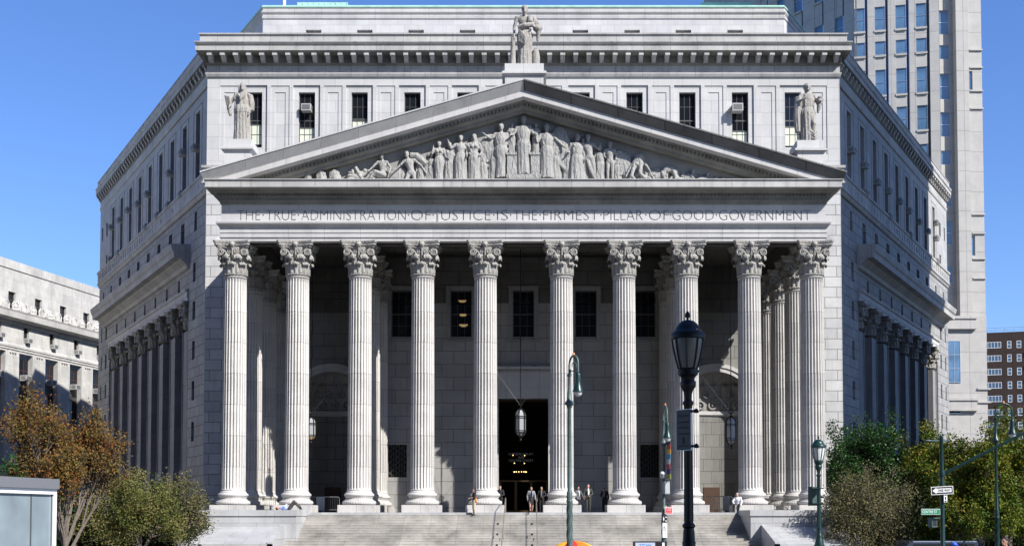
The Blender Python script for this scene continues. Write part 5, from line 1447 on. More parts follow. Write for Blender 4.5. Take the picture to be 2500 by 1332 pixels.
for i, (px, Y, h_) in enumerate(((2110, 77, 3.9), (2180, 76, 4.2), (2235, 75, 4.6), (2400, 84, 3.2), (2490, 82, 3.6))):
    tree("shrub", (TX(px, Y), Y, .1), h_, 2.2, LM_DARK, sh_r[i], .4, .06, 3, 11000, .12, seed=70 + i, group="dark shrubs by the right wing", low=1, clump=.55, bark=M_BARKD)

tree("tree", (12.6, 8.6, 1.6), 19.0, 4.2, LM_YG, "unseen tall tree added right of the viewer to shade the foreground lamp", 9.0, .35, 4, 16000, .30, seed=90, clump=.8)  # out-of-view tree added on the sun's path to darken the lamp
# ------------------------------------------------------------------ street lamps
def ped_lamp(loc, paint, globe, label, rz, sc=1.0, pr=.07):
    rt = empty("pedestrian_lamp", loc, rz, label, "street lamp", "urn-headed pedestrian lamps")
    mb = MB()
    mb.lathe([(.26, 0), (.26, .15), (.20, .3), (.17, 1.0), (.125, 1.22), (.10, 1.30), (.106, 1.34), (.094, 1.36), (.088, 1.5), (.078, 1.56), (.10, 1.58), (.10, 1.61), (.07, 1.64), (.068, 1.8), (.060, 3.38), (.068, 3.44), (.082, 3.47), (.082, 3.50), (.056, 3.53), (.062, 3.62), (.080, 3.68), (.118, 3.73), (.122, 3.80), (.10, 3.84), (.112, 3.88), (.155, 3.92), (.155, 3.99)], 16)
    for k in range(8):
        a = k * math.pi / 4; mb.tube([(.20 * math.cos(a), .20 * math.sin(a), .3), (.17 * math.cos(a), .17 * math.sin(a), 1.0)], .02, 5); mb.tube([(.068 * math.cos(a), .068 * math.sin(a), 1.66), (.060 * math.cos(a), .060 * math.sin(a), 3.36)], .009, 5)
    mb.build("post", paint, rt, smooth=40)
    mb = MB(); mb.lathe([(.12, 3.98), (.145, 4.05), (.178, 4.17), (.208, 4.32), (.228, 4.44), (.228, 4.49)], 24); g = mb.build("globe", globe, rt, smooth=60)
    mb = MB()
    for k in range(8):
        a = (k + .5) * math.pi / 4; mb.tube([(r_ * math.cos(a), r_ * math.sin(a), z) for r_, z in ((.13, 3.97), (.155, 4.05), (.188, 4.17), (.218, 4.32), (.240, 4.46))], .014, 5)
    mb.lathe([(.235, 4.46), (.27, 4.47), (.275, 4.54), (.262, 4.56), (.20, 4.565)], 24, cap=False); mb.lathe([(.12, 3.93), (.165, 3.95), (.165, 3.99), (.13, 4.02)], 20)
    mb.build("cage", paint, rt, smooth=40)
    mb = MB(); mb.lathe([(.262, 4.55), (.225, 4.58), (.19, 4.62), (.185, 4.64), (.15, 4.70), (.10, 4.745), (.04, 4.765), (.018, 4.77), (.018, 4.79), (.038, 4.815), (.042, 4.84), (.028, 4.88), (.008, 4.905)], 24); mb.build("hood", paint, rt, smooth=50)
    rt.scale = (sc, sc, sc)
    return rt
gz = lambda Y: 1.6 + (1.25 - 1.6) * (Y - 12) / 32
bl = ped_lamp((at(1680, 1000, 18)[0], 18, 1.50), M_BLACK, M_DIMG, "large foreground lamp, its shade painted near-black, with a park sign on its post", R(10), (at(1680, 759, 18)[1] - 1.50) / 4.905, .125)  # near-black post and dark globe carry the lamp's shade as colour
sl_ = ped_lamp((at(1997, 1000, 41)[0], 41, gz(41)), M_GREEN, M_FROST, "small green lamp with white globe in front of the right podium block", 0, (at(1997, 1062, 41)[1] - gz(41)) / 4.905)
# sign on the big lamp (seen at an angle) and sign board behind the small lamp
sg = empty("park_sign", (at(1672, 1040, 17.8)[0] - .0, 17.72, at(1672, 1048, 17.7)[1]), R(-52), "dark park sign with white edge clamped to the foreground lamp post", "sign")
mb = MB(); mb.box(-.19, .12, -.008, .008, -.31, .31); mb.build("panel", M_STEEL, sg)
mb = MB(); mb.box(-.18, .11, -.011, -.009, -.30, .30); mb.build("face", mat("grey_sign_face", (.05, .055, .06), .5), sg)
for i, (t_, z) in enumerate((("This plaza", .21), ("is maintained", .12), ("with help", .03), ("from you", -.06))):
    text(t_, .045, mat("sign_ink", (.012, .012, .013), .6), sg, (-.035, -.013, z), .22, extr=.001)
mb = MB(); mb.ball((-.035, -.012, -.15), .03, 10, 8, (1, .2, 1.5)); mb.ball((-.035, -.012, -.19), .025, 10, 8, (1.2, .2, .8)); mb.box(-.13, .06, -.0125, -.011, -.25, -.235); mb.build("leaf_emblem", mat("sign_ink"), sg)
mb = MB()
for z in (.27, -.25): mb.tube([(.10, 0, z), (.20, .02, z)], .02, 6); mb.lathe([(.03, 0), (.045, .02), (.02, .06), (.0, .07)], 8, (.2, .02, z - .03))
mb.build("clamp", M_BLACK, sg)
sg = empty("sign_board", (at(1989, 1210, 41.2)[0], 41.25, at(1989, 1210, 41.2)[1]), 0, "plain green board strapped to the small green lamp post", "sign")
mb = MB(); mb.box(-.22, .22, -.01, .01, -.33, .33); mb.build("panel", M_GREENG, sg)
mb = MB(); mb.box(-.08, .24, -.33, -.31, .24, .28); mb.box(-.08, .24, -.33, -.31, -.28, -.24); mb.box(-.10, .26, -.34, -.01, .25, .27); mb.box(-.10, .26, -.34, -.01, -.27, -.25); mb.build("strap", M_GREEN, sg)

def crook_lamp(loc, H, rz, paint, label, reach=.62, collar=.38, bell=.21):
    rt = empty("crook_lamp", loc, rz, label, "street lamp", "bishop's-crook street lamps")
    mb = MB(); b0 = H * .36
    mb.lathe([(.30, 0), (.30, .15), (.24, .3), (.22, .9), (.13, 1.2), (.115, 1.3), (.108, b0), (.13, b0 + .05), (.105, b0 + .12), (.13, b0 + .2), (.105, b0 + .28), (.12, b0 + .36), (.08, b0 + .45), (.065, H * .77), (.10, H * .775), (.12, H * .785), (.19, H * .79), (.19, H * .795), (.10, H * .81), (.08, H * .84), (.06, H * .85), (.055, H * .91), (.09, H * .915), (.09, H * .92), (.05, H * .925)], 14)
    for k in range(5):
        pts = [( .116 * math.cos(t * 5 + k * 1.26), .116 * math.sin(t * 5 + k * 1.26), 1.3 + t * (b0 - 1.3)) for t in [i / 14 for i in range(15)]]
        mb.tube(pts, .014, 4)
    mb.build("post", paint, rt, smooth=40)
    mb = MB(); z0 = H * .92; rr = reach / 2; zc = H - rr
    pts = [(0, 0, z0), (0, 0, zc)] + [(rr - rr * math.cos(a), 0, zc + rr * math.sin(a)) for a in [math.pi * k / 12 for k in range(1, 13)]] + [(reach, 0, zc - .35)]
    mb.tube(pts, [.05, .045] + [.04] * 13, 8)
    sc_ = [(rr * .95 + q * .30 * rr / rr * math.cos(a) * (1 - t) * rr / .31, 0, zc - .05 + .26 * math.sin(a) * (1 - t)) for t, a, q in [(i / 20, i / 20 * 9.0 + 3.14, 1) for i in range(21)]]
    mb.tube(sc_, [.022 * (1 - .5 * i / 20) for i in range(21)], 6); mb.tube([(.02, 0, zc - .5), (.12, 0, zc - .3), sc_[0]], .02, 6)
    mb.build("crook", paint, rt, smooth=60)
    mb = MB(); zb_ = zc - .35
    mb.lathe([(.05, 0), (.09, -.04), (.11, -.10), (.105, -.30), (.12, -.42), (bell * .8, -.62), (bell, -.72), (bell * 1.02, -.76), (bell * .7, -.76)], 20, (reach, 0, zb_)); sh = mb.build("bell_shade", M_GREEN, rt, smooth=50)
    mb = MB(); mb.ball((reach, 0, zb_ - .76), bell * .78, 16, 9, (1, 1, 1.1)); mb.build("glass_bowl", M_FROST, sh, smooth=60)
    mb = MB(); mb.lathe([(.045, -.01), (.05, .03), (.045, .09), (.01, .12)], 10, (rr, 0, H)); mb.build("photocell", mat("orange_cap", (.65, .22, .06), .5), rt, smooth=50)
    return rt
c1 = crook_lamp((at(1390, 900, 46)[0], 46, .6), at(1393, 870, 46)[1] - .6, R(-62), M_GREENG, "tall grey-green crook lamp left of the foreground lamp, over the orange umbrella", .66)
c2 = crook_lamp((at(1619, 900, 58)[0], 58, 0), at(1619, 992, 58)[1], R(-86), M_GREENG, "crook lamp seen end-on with a coloured banner, cabinet and stickers on its post", 1.0, bell=.22)
c3 = crook_lamp((at(2428, 900, 58)[0], 58, 0), at(2430, 984, 58)[1], R(0), M_GREEN, "green crook lamp with a scroll in front of the yellow-green trees", .82)
x2, y2 = c2.location.x, 58
bn = empty("banner", (x2 + .16, y2, at(1628, 1120, 58)[1]), R(-78), "narrow multicoloured street banner hanging edge-on from the crook lamp", "banner")
cols_ = [(.05, .04, .12), (.6, .1, .05), (.8, .45, .05), (.05, .3, .5), (.6, .6, .6), (.55, .06, .10), (.08, .05, .2), (.6, .65, .10)]
mb = MB(); bmn = []
for i, c in enumerate(cols_):
    z1 = .95 - i * .24; mm = MB(); mm.box(.0, .52, -.006 + .02 * math.sin(i), .006 + .02 * math.sin(i), z1 - .24, z1)
    mm.build("banner_stripe", mat("banner_%d" % i, c, .7), bn)
mb.tube([(-.05, 0, .97), (.56, 0, .97)], .015, 6); mb.tube([(-.05, 0, -.98), (.56, 0, -.98)], .015, 6); mb.build("banner_arm", M_STEEL, bn)
cb = empty("traffic_camera", (x2 - .06, y2 - .16, at(1616, 1158, 58)[1]), 0, "white-topped camera housing on the crook lamp with the banner", "camera")
mb = MB(); mb.lathe([(.11, -.18), (.13, -.12), (.13, .02)], 14); mb.build("housing", M_STEEL, cb, smooth=40); mb = MB(); mb.lathe([(.14, .02), (.15, .06), (.10, .14), (.02, .16)], 14); mb.build("cap", M_WHITE, cb, smooth=60)
cb = empty("control_cabinet", (x2 + .10, y2 - .15, at(1623, 1190, 58)[1]), R(25), "grey metal cabinet strapped below the camera on the crook lamp", "cabinet")
mb = MB(); mb.box(-.14, .14, -.12, .12, -.30, .28); mb.box(-.15, .15, -.13, .13, .28, .31); mb.build("box", mat("cabinet_grey", (.25, .27, .28), .5), cb); mb = MB(); mb.box(-.12, .12, -.128, -.121, -.26, .24); mb.build("door", mat("cabinet_door", (.32, .34, .35), .5), cb)
rs = empty("parking_sign", (x2 + .22, y2 - .14, at(1633, 1245, 58)[1]), R(8), "red parking sign on the crook lamp with the banner", "sign")
mb = MB(); mb.box(-.19, .19, -.008, .0, -.17, .17); mb.build("plate", M_WHITE, rs); mb = MB(); mb.box(-.17, .17, -.012, -.0085, -.15, .15); mb.build("face", M_REDS, rs)
for t_, z in (("NO STOPPING", .09), ("ANYTIME", 0), ("<---->", -.09)): text(t_, .09, M_WHITE, rs, (0, -.016, z), .28 if z else .22, extr=.002)
st = empty("sticker_sign", (x2 + .02, y2 - .16, at(1621, 1290, 58)[1]), 0, "white handbill and black diamond sticker wrapped on the lamp post", "sign")
mb = MB(); mb.box(-.11, .12, -.02, .0, -.42, .30); mb.build("handbill", M_WHITE, st); mb = MB(); mb.box(-.11, .12, -.02, .0, .32, .66); mb.build("black_sticker", M_BLK, st)
mb = MB(); mb.add([(-.05, -.024, .36), (-.015, -.024, .49), (-.05, -.024, .62), (-.085, -.024, .49)], [(0, 1, 2, 3)]); mb.box(.03, .10, -.024, -.021, .37, .42); mb.box(.03, .10, -.024, -.021, .55, .60); mb.build("diamond_mark", M_WHITE, st)
mb = MB()
mb.tube([(-.03 + .05 * math.cos(t), -.024, .02 + .09 * math.sin(t)) for t in [k * .6 for k in range(12)]], .006, 4); mb.tube([(.02, -.024, .2), (-.04, -.024, .1), (.05, -.024, -.05), (0, -.024, -.3)], .006, 4); mb.build("scribble", M_BLK, st)

# signal pole with mast arm and signs
YS = 50.0
px_s = at(2300, 1200, YS)[0]
sp = empty("signal_pole", (px_s, YS, 0), 0, "green signal pole with a long mast arm rising to the right", "signal pole")
Ht = at(2300, 1068, YS)[1]
mb = MB(); mb.lathe([(.28, 0), (.28, .2), (.17, .4), (.16, 1.0), (.10, 1.1), (.09, at(2300, 1230, YS)[1]), (.12, at(2300, 1185, YS)[1]), (.09, at(2300, 1170, YS)[1]), (.08, Ht), (.10, Ht + .03), (.04, Ht + .12)], 14); mb.build("post", M_GREEN, sp, smooth=40)
mb = MB(); a0 = at(2306, 1155, YS); a1 = at(2520, 1046, YS - 1)
mb.tube([(0.1, 0, a0[1]), (a1[0] - px_s, -1, a1[1]), (a1[0] - px_s + 3.5, -1.4, a1[1] + .7)], [.07, .055, .045], 8); mb.lathe([(.12, -.12), (.14, 0), (.12, .12)], 12, (0, 0, a0[1])); mb.build("mast_arm", M_GREEN, sp, smooth=40)
mb = MB(); a2 = at(2266, 1075, YS); mb.tube([(a2[0] - px_s, 0, a2[1]), (.36, 0, a2[1])], .035, 6); mb.ball((a2[0] - px_s, 0, a2[1]), .07, 8, 6, (2.2, 1, .7)); mb.build("cross_arm", M_GREENG, sp, smooth=40)
ow = empty("one_way_sign", (at(2300.5, 1196, YS - .2)[0], YS - .19, at(2300, 1196, YS - .2)[1]), R(-4), "black and white ONE WAY sign with a left arrow on the signal pole", "sign")
ow.rotation_euler = (0, R(-3), R(-4))
mb = MB(); mb.box(-.455, .455, -.006, .006, -.17, .17); mb.build("plate", M_WHITE, ow); mb = MB(); mb.box(-.43, .43, -.010, -.0065, -.145, .145); mb.build("face", M_BLK, ow)
mb = MB(); mb.add([(-.40, -.0105, 0), (-.24, -.0105, -.13), (-.24, -.0105, -.085), (.38, -.0105, -.085), (.38, -.0105, .085), (-.24, -.0105, .085), (-.24, -.0105, .13)], [tuple(range(7))]); mb.build("arrow", M_WHITE, ow)
text("ONE WAY", .155, M_BLK, ow, (.08, -.0125, 0), .54, extr=.001, offset=.004)
sm_ = empty("tow_sign", (at(2305, 1215, YS)[0], YS - .17, at(2305, 1215, YS)[1]), 0, "tiny white sign directly under the ONE WAY sign", "sign")
mb = MB(); mb.box(-.07, .07, -.006, .006, -.17, .17); mb.build("plate", M_WHITE, sm_); mb = MB(); mb.box(-.025, .025, -.012, -.0065, -.06, .06); mb.box(-.04, .04, -.012, -.0065, -.15, -.10); mb.box(-.04, .04, -.012, -.0065, .11, .14); mb.build("marks", M_BLK, sm_)
ss = empty("street_name_sign", (at(2266, 1248, YS)[0], YS - .12, at(2266, 1248, YS)[1]), 0, "green Centre street name blade left of the signal pole", "sign")
mb = MB(); mb.box(-.33, .46, -.006, .006, -.12, .12); mb.build("blade", M_WHITE, ss); mb = MB(); mb.box(-.32, .45, -.010, -.0065, -.105, .105); mb.build("face", M_GRNS, ss); text("CENTRE ST", .16, M_WHITE, ss, (.02, -.0125, 0), .62, extr=.001)
pd = empty("pedestrian_signal", (at(2274, 1274, YS)[0], YS - .1, at(2274, 1274, YS)[1]), R(35), "dark pedestrian signal box hanging left of the signal pole", "signal")
mb = MB(); mb.box(-.17, .17, -.12, .10, -.20, .20); mb.box(-.19, .19, -.24, -.12, .17, .20); mb.build("housing", M_GREENG, pd); mb = MB(); mb.box(-.13, .13, -.126, -.121, -.16, .14); mb.build("lens", M_BLK, pd); mb = MB(); mb.tube([(.1, .1, .1), (.42, .25, .1)], .03, 6); mb.build("bracket", M_GREEN, pd)

# glazed shelter at left
gl0 = gz(16)
sx_r = at(129, 1250, 17)[0]
bs = empty("bus_shelter", (sx_r - 2, 16, gl0), 0, "white-framed glazed shelter with a grey roof band at the left edge", "bus shelter")
A_ = Vector((at(129, 1250, 17.2)[0], 17.2)); B_ = Vector((at(-70, 1250, 15.4)[0], 15.4))
U_ = (A_ - B_); LL = U_.length; U_.normalize(); FS = (B_.x, B_.y, U_.x, U_.y, U_.y, -U_.x)
zt = at(129, 1169, 17.2)[1]; zf2 = at(129, 1193, 17.2)[1]; zg = at(129, 1206, 17.2)[1]
mb = MB(); mb.fbox(FS, -.4, LL, -1.5, .10, zf2, zt); part_of(bs, mb, "roof_band", mat("grey_fascia", (.16, .165, .18), .45))
mb = MB(); mb.fbox(FS, LL - .06, LL, -.02, .06, gl0, zf2); mb.fbox(FS, -.4, LL - .06, -.02, .06, zg, zf2); mb.fbox(FS, LL - .06, LL, -1.45, -1.39, gl0, zf2); mb.fbox(FS, -.4, LL - .06, -.02, .06, gl0, gl0 + .1); part_of(bs, mb, "frame", M_WHITE)
u_m = LL - (129 - 34) / 2900 * 17 * 1.03
mb = MB(); mb.fbox(FS, u_m - .008, u_m + .008, 0, .035, gl0, zg); mb.fbox(FS, LL - .075, LL - .06, 0, .03, gl0, zg); part_of(bs, mb, "mullion", mat("dark_gasket", (.08, .09, .10), .5))
M_SHG = mat("frosted_shelter_glass", (.27, .33, .365), .15, spec=.8, noise=.35, nscale=.8)  # noise in the glass colour stands in for reflections
mb = MB(); mb.fbox(FS, -.4, u_m - .008, .0, .02, gl0 + .1, zg); mb.fbox(FS, u_m + .008, LL - .075, .0, .02, gl0 + .1, zg); part_of(bs, mb, "glass_panel", M_SHG)

# phone kiosk and umbrella
pk = empty("phone_kiosk", (at(1589, 1320, 40)[0], 40, 0.4), 0, "black phone kiosk with a blue TITAN header at the bottom edge", "phone kiosk")
zk = at(1589, 1321, 40)[1] - .4
mb = MB(); mb.box(-.54, .54, 0, .75, zk - .30, zk); mb.box(-.5, -.42, .05, .7, 0, zk - .3); mb.box(.42, .5, .05, .7, 0, zk - .3); mb.box(-.42, .42, .6, .7, .3, zk - .3); mb.build("booth", M_BLK, pk)
mb = MB(); mb.box(-.52, .14, -.02, -.003, zk - .22, zk - .03); mb.build("header", mat("pale_header", (.45, .50, .60), .5), pk); mb = MB(); mb.box(.38, .46, -.02, -.003, zk - .26, zk - .03); mb.build("edge_light", M_WHITE, pk)
text("TITAN", .15, mat("titan_blue", (.03, .25, .60), .5), pk, (-.19, -.024, zk - .125), .40, extr=.002)
mb = MB(); mb.box(-.18, .18, .3, .5, 1.0, 1.6); mb.tube([(-.1, .28, 1.2), (-.1, .25, 1.3), (-.1, .28, 1.45)], .03, 6); mb.build("telephone", M_STEEL, pk)
um = empty("umbrella", (at(1400, 1320, 50)[0], 50, 0.1), R(12), "orange and yellow vendor umbrella behind the crook lamp at the bottom edge", "umbrella")
zu = at(1400, 1318.5, 50)[1] - .1
mb = MB(); vs = []; n = 8
for pnl in range(8):
    mm = MB(); a0_, a1_ = pnl * math.pi / 4, (pnl + 1) * math.pi / 4
    rows = []
    for i in range(8):
        t = i / 7; r_ = 1.15 * math.sin(t * 1.25) / math.sin(1.25); z = zu - .62 * (1 - math.cos(t * 1.25)) / (1 - math.cos(1.25))
        rows.append([(r_ * math.cos(a0_ + (a1_ - a0_) * q / 4) * (1 - .03 * math.sin(math.pi * q / 4) * t), r_ * math.sin(a0_ + (a1_ - a0_) * q / 4), z) for q in range(5)])
    for i in range(7):
        for q in range(4): mm.quad(rows[i][q], rows[i][q + 1], rows[i + 1][q + 1], rows[i + 1][q])
    mm.build("canopy_panel", mat("umbrella_orange", (.75, .16, .01), .6) if pnl in (0, 3, 6) else (mat("umbrella_yellow", (.80, .42, .02), .6) if pnl != 5 else mat("umbrella_red", (.6, .03, .02), .6)), um)
mb.tube([(0, 0, 0), (0, 0, zu + .05)], .02, 8); mb.build("pole", M_STEEL, um)

# ------------------------------------------------------------------ hanging lanterns
M_MILK = mat("milk_glass", (.33, .34, .36), .3)
M_LOWW = mat("lit_lower_glass", (.4, .3, .2), .4, emit=(1.0, .66, .3, .18))
def lantern(px, ytop, ybot, Y, label, warm=False):
    x, zt_ = at(px, ytop, Y); zb_ = at(px, ybot, Y)[1]; h_ = zt_ - zb_
    rt = empty("hanging_lantern", (x, Y, zb_), 0, label, "lantern", "bronze lanterns hanging in the portico")
    r_ = h_ * .165; k = h_
    mb = MB()
    for q in range(6):
        a = q * math.pi / 3 + .26
        pts = [(r_ * c * math.cos(a), r_ * c * math.sin(a), z * k) for c, z in ((.15, .12), (.7, .19), (1, .26), (1, .72), (.95, .80), (.6, .90), (.15, .95))]
        mb.tube(pts, .022 * k / 1.6, 6)
    for z in (.26, .31, .68, .73): mb.lathe([(r_ * 1.05, z * k - .012), (r_ * 1.08, z * k), (r_ * 1.05, z * k + .012)], 6, cap=True, a0=.26)
    mb.lathe([(0.01, 0), (r_ * .25, .03 * k), (r_ * .12, .08 * k), (r_ * .3, .12 * k), (.02, .13 * k)], 10)
    mb.lathe([(r_ * .3, .94 * k), (r_ * .35, .96 * k), (r_ * .1, .99 * k), (.02, k)], 10)
    mb.build("cage", M_BLACK, rt, smooth=30)
    mb = MB(); mb.lathe([(r_ * .9, .27 * k), (r_ * .9, .72 * k)], 6, a0=.26); mb.lathe([(r_ * .9, .73 * k), (r_ * .8, .82 * k), (r_ * .4, .91 * k)], 6, a0=.26); mb.build("milk_glass", M_MILK, rt)
    mb = MB(); mb.lathe([(r_ * .85, .265 * k), (r_ * .62, .19 * k), (r_ * .3, .14 * k)], 6, a0=.26); mb.build("lower_glass", M_LOWW if warm else M_MILK, rt)
    mb = MB(); mb.tube([(0, 0, k), (0, 0, 23.0 - zb_)], .03, 6)
    pts = [(.16 * math.cos(t), 0, k + .25 + .16 * math.sin(t)) for t in [i * math.pi / 6 for i in range(13)]]
    mb.tube(pts, .03, 6); mb.build("hanging_rod", M_BLACK, rt)
    mb = MB()
    for dx, dy in ((-2.5, 1.2), (2.5, 1.2), (-2.2, 2.4)): mb.tube([(0, 0, k + .1), (dx * 1.0, dy * .8, k + 3.6)], .009, 4)
    mb.build("guy_wires", M_STEEL, rt)
lantern(1271, 993, 1076, 83.5, "octagonal bronze lantern hanging before the central door")
lantern(1785, 1012, 1096, 84, "bronze lantern hanging in the right bay beside the lit niche")
lantern(760, 1014, 1082, 84.5, "bronze lantern with a warm base hanging in the dark left bay", True)
# chandeliers inside the hall
def chand(px, py, Y, r_, n, label):
    x, z = at(px, py, Y); rt = empty("chandelier", (x, Y, z), 0, label, "chandelier", "lit chandeliers inside the entrance hall")
    mb = MB(); mb.tube([(r_ * math.cos(i * math.pi / 8), r_ * math.sin(i * math.pi / 8), 0) for i in range(17)], .03, 6); mb.tube([(0, 0, 0), (0, 0, 12.2 - z)], .015, 5); mb.tube([(-r_, 0, 0), (r_, 0, 0)], .015, 5); mb.build("ring", M_BRASS, rt)
    mb = MB()
    for i in range(n): a = 2 * math.pi * i / n; mb.ball((r_ * math.cos(a), r_ * math.sin(a), .07), .04, 8, 6)
    mb.build("bulbs", M_WARM, rt)
chand(1270, 1153, 97, .5, 14, "bright ring chandelier low behind the entrance doors")
chand(1262, 1113, 95, .62, 3, "upper chandelier with few visible bulbs in the entrance hall")
chand(1264, 1132, 98.5, .55, 3, "middle chandelier with few bulbs in the entrance hall")

# ------------------------------------------------------------------ crowd barriers
def barrier(x, y, z, rz, L, label, panel=False):
    rt = empty("crowd_barrier", (x, y, z), rz, label, "barrier", "steel crowd barriers in the portico")
    mb = MB(); mb.tube([(-L / 2, 0, .12), (-L / 2, 0, 1.0), (-L / 2 + .1, 0, 1.1), (L / 2 - .1, 0, 1.1), (L / 2, 0, 1.0), (L / 2, 0, .12)], .02, 6); mb.tube([(-L / 2, 0, .2), (L / 2, 0, .2)], .018, 6)
    for s_ in (-1, 1): mb.tube([(s_ * L * .38, -.3, 0), (s_ * L * .38, 0, .2), (s_ * L * .38, .3, 0)], .02, 6)
    mb.build("frame", M_STEEL, rt, smooth=50)
    mb = MB(); n = int(L / .12)
    for i in range(1, n): mb.tube([(-L / 2 + L * i / n, 0, .2), (-L / 2 + L * i / n, 0, 1.1)], .009, 4)
    mb.build("bars", M_STEEL, rt)
    if panel: mb = MB(); mb.box(-.05, .5, -.03, -.02, .15, 1.08); mb.build("notice_panel", mat("pale_panel", (.42, .47, .48), .4), rt)
bx = lambda px, Y: at(px, 1200, Y)[0]
barrier(bx(1737, 81), 81, ZF, R(-6), 1.6, "crowd barrier nearest the foreground lamp in the right bay")
barrier(bx(1766, 80.6), 80.7, ZF, R(24), 1.5, "crowd barrier with a pale notice behind the seated man", True)
barrier(bx(638, 81), 81, ZF, R(4), 1.9, "crowd barrier between the two leftmost columns")
barrier(bx(775, 82), 82, ZF, R(0), .9, "short crowd barrier in the dark bay right of the lying man", True)
barrier(bx(805, 82), 82.4, ZF, R(30), 1.3, "dark crowd barrier left of the third column")
barrier(bx(1895, 80.5), 80.6, ZF, R(8), 1.7, "crowd barrier between the two rightmost columns")
barrier(bx(1925, 81.5), 82, ZF, R(-12), 1.7, "rear crowd barrier between the two rightmost columns")

# ------------------------------------------------------------------ people
def person(loc, rz, h, J, label, skin=(.42, .25, .17), top=(.02, .02, .02), bottom=(.02, .02, .02), hair=(.02, .012, .008), shoes=(.01, .01, .01), shirt=None, skirt=False, sleeves=1.0, long_hair=False, jacket_len=0, bag=None, bald=False, tilt=None):
    rt = empty("person", loc, rz, label, "person")
    if tilt: rt.rotation_euler = tilt
    mk = lambda nm, c, r_=.75: mat("%s_%s" % (nm, "_".join("%02d" % int(v * 99) for v in c)), c, r_)
    mb = MB(); add_head(mb, J, h); limb(mb, Vector(J['neck']) * h, Vector(J['head']) * h, .034 * h, .03 * h); limb(mb, Vector(J['neck']) * h, Vector(J['chest']) * h, .034 * h, .05 * h)
    add_torso(mb, J, h); add_arms(mb, J, h); add_legs(mb, J, h)
    link("body", weld(mb, "body", mk("skin", skin, .55), .0085, 0), rt)
    mb = MB(); add_torso(mb, J, h, .008); add_arms(mb, J, h, .009, sleeves, hands=False)
    if jacket_len: add_robe(mb, [(J['pelvis'][0], J['pelvis'][1], J['pelvis'][2] - jacket_len, .115, .085), (J['waist'][0], J['waist'][1], J['waist'][2], .098, .075)], h, 5, .02, 3)
    link("jacket", weld(mb, "jacket", mk("cloth", top), .013, 1), rt)
    if skirt:
        mb = MB(); add_robe(mb, [((J['knL'][0] + J['knR'][0]) / 2, -.01, .30, .095, .085), (J['pelvis'][0], 0, .52, .115, .09), (J['waist'][0], 0, .62, .085, .068)], h, 6, .04, 2); link("skirt", weld(mb, "skirt", mk("cloth", bottom), .013, 1), rt)
    else:
        mb = MB(); add_legs(mb, J, h, .010, feet=False); limb(mb, Vector(J['hiL']) * h, Vector(J['hiR']) * h, .062 * h, .062 * h); link("trousers", weld(mb, "trousers", mk("cloth", bottom), .013, 1), rt)
    mb = MB()
    for sd in 'LR': limb(mb, Vector(J['an' + sd]) * h - Vector((0, 0, .012 * h)), Vector(J['to' + sd]) * h, .029 * h, .022 * h)
    link("shoes", weld(mb, "shoes", mk("leather", shoes, .4), .012, 0), rt)
    if not bald:
        mb = MB(); c = Vector(J['head']) * h; mb.ball(c + Vector((0, .014 * h, .018 * h)), .056 * h, 14, 9, (.92, 1.0, 1.05))
        if long_hair: limb(mb, c + Vector((0, .02 * h, 0)), Vector(J['neck']) * h + Vector((0, .045 * h, -.05 * h)), .05 * h, .035 * h)
        link("hair", weld(mb, "hair", mk("hair", hair), .012, 1), rt)
    if shirt:
        mb = MB(); c = Vector(J['chest']) * h; mb.tube([c + Vector((0, -.077 * h, -.13 * h)), c + Vector((0, -.080 * h, .0)), Vector(J['neck']) * h + Vector((0, -.035 * h, -.01 * h))], [.022 * h, .032 * h, .026 * h], 8); link("shirt", mb.mesh("shirt", mk("cloth", shirt), smooth=60), rt)
    if bag:
        mb = MB(); c = Vector(J['pelvis']) * h + Vector((bag[0], .06, -.02)); mb.ball(c, .16, 12, 8, (.9, .5, 1)); link("shoulder_bag", mb.mesh("bag", mk("leather", bag[1], .5), smooth=60), rt)
        mb = MB(); mb.tube([c + Vector((0, 0, .12)), Vector(J['shR']) * h + Vector((0, 0, .03 * h)), c + Vector((0, .05, .12))], .012, 5); link("bag_strap", mb.mesh("bag_strap", mk("leather", bag[1], .5)), rt)
    return rt
PXX = lambda px, Y: (px - CX_) / F_ * (Y + .05)
ZS = ZF - .16
walk = pose(knL=(-.055, -.06, .29), anL=(-.055, -.09, .05), toL=(-.06, -.17, .025), knR=(.055, .0, .285), anR=(.055, .10, .06), toR=(.06, .03, .02), elL=(-.15, .05, .65), haL=(-.14, .02, .50), elR=(.15, -.03, .65), haR=(.13, -.12, .53))
person((PXX(1158, 77.2), 77.15, ZF - rise), R(-70), 1.72, pose(elL=(-.15, -.03, .66), haL=(-.10, -.16, .62), elR=(.15, -.02, .66), haR=(.10, -.15, .64)), "woman in black top and beige trousers on the top step with an orange bag", top=(.012, .012, .014), bottom=(.45, .38, .28), hair=(.01, .008, .007), long_hair=True, bag=(.12, (.65, .22, .05)), sleeves=.5)
person((PXX(1221, 80), 80.2, ZF), R(-15), 1.82, pose(elL=(-.15, -.02, .66), haL=(-.03, -.13, .66), elR=(.15, -.02, .66), haR=(.04, -.13, .60)), "person in dark uniform with folded arms left of the central door", top=(.008, .009, .014), bottom=(.006, .007, .01))
person((PXX(1297, 77.4), 77.5, ZF), R(12), 1.66, walk, "woman in a black dress and grey jacket walking between the two handrails", top=(.22, .22, .24), bottom=(.010, .010, .014), skirt=True, hair=(.10, .05, .03), long_hair=True, shirt=(.01, .01, .015))
person((PXX(1322, 82), 82, ZF), R(-10), 1.80, pose(elR=(.17, -.02, .67), haR=(.08, -.10, .60)), "person in a dark suit standing in shade right of the walking woman", top=(.010, .010, .012), bottom=(.008, .008, .010), shirt=(.12, .12, .13))
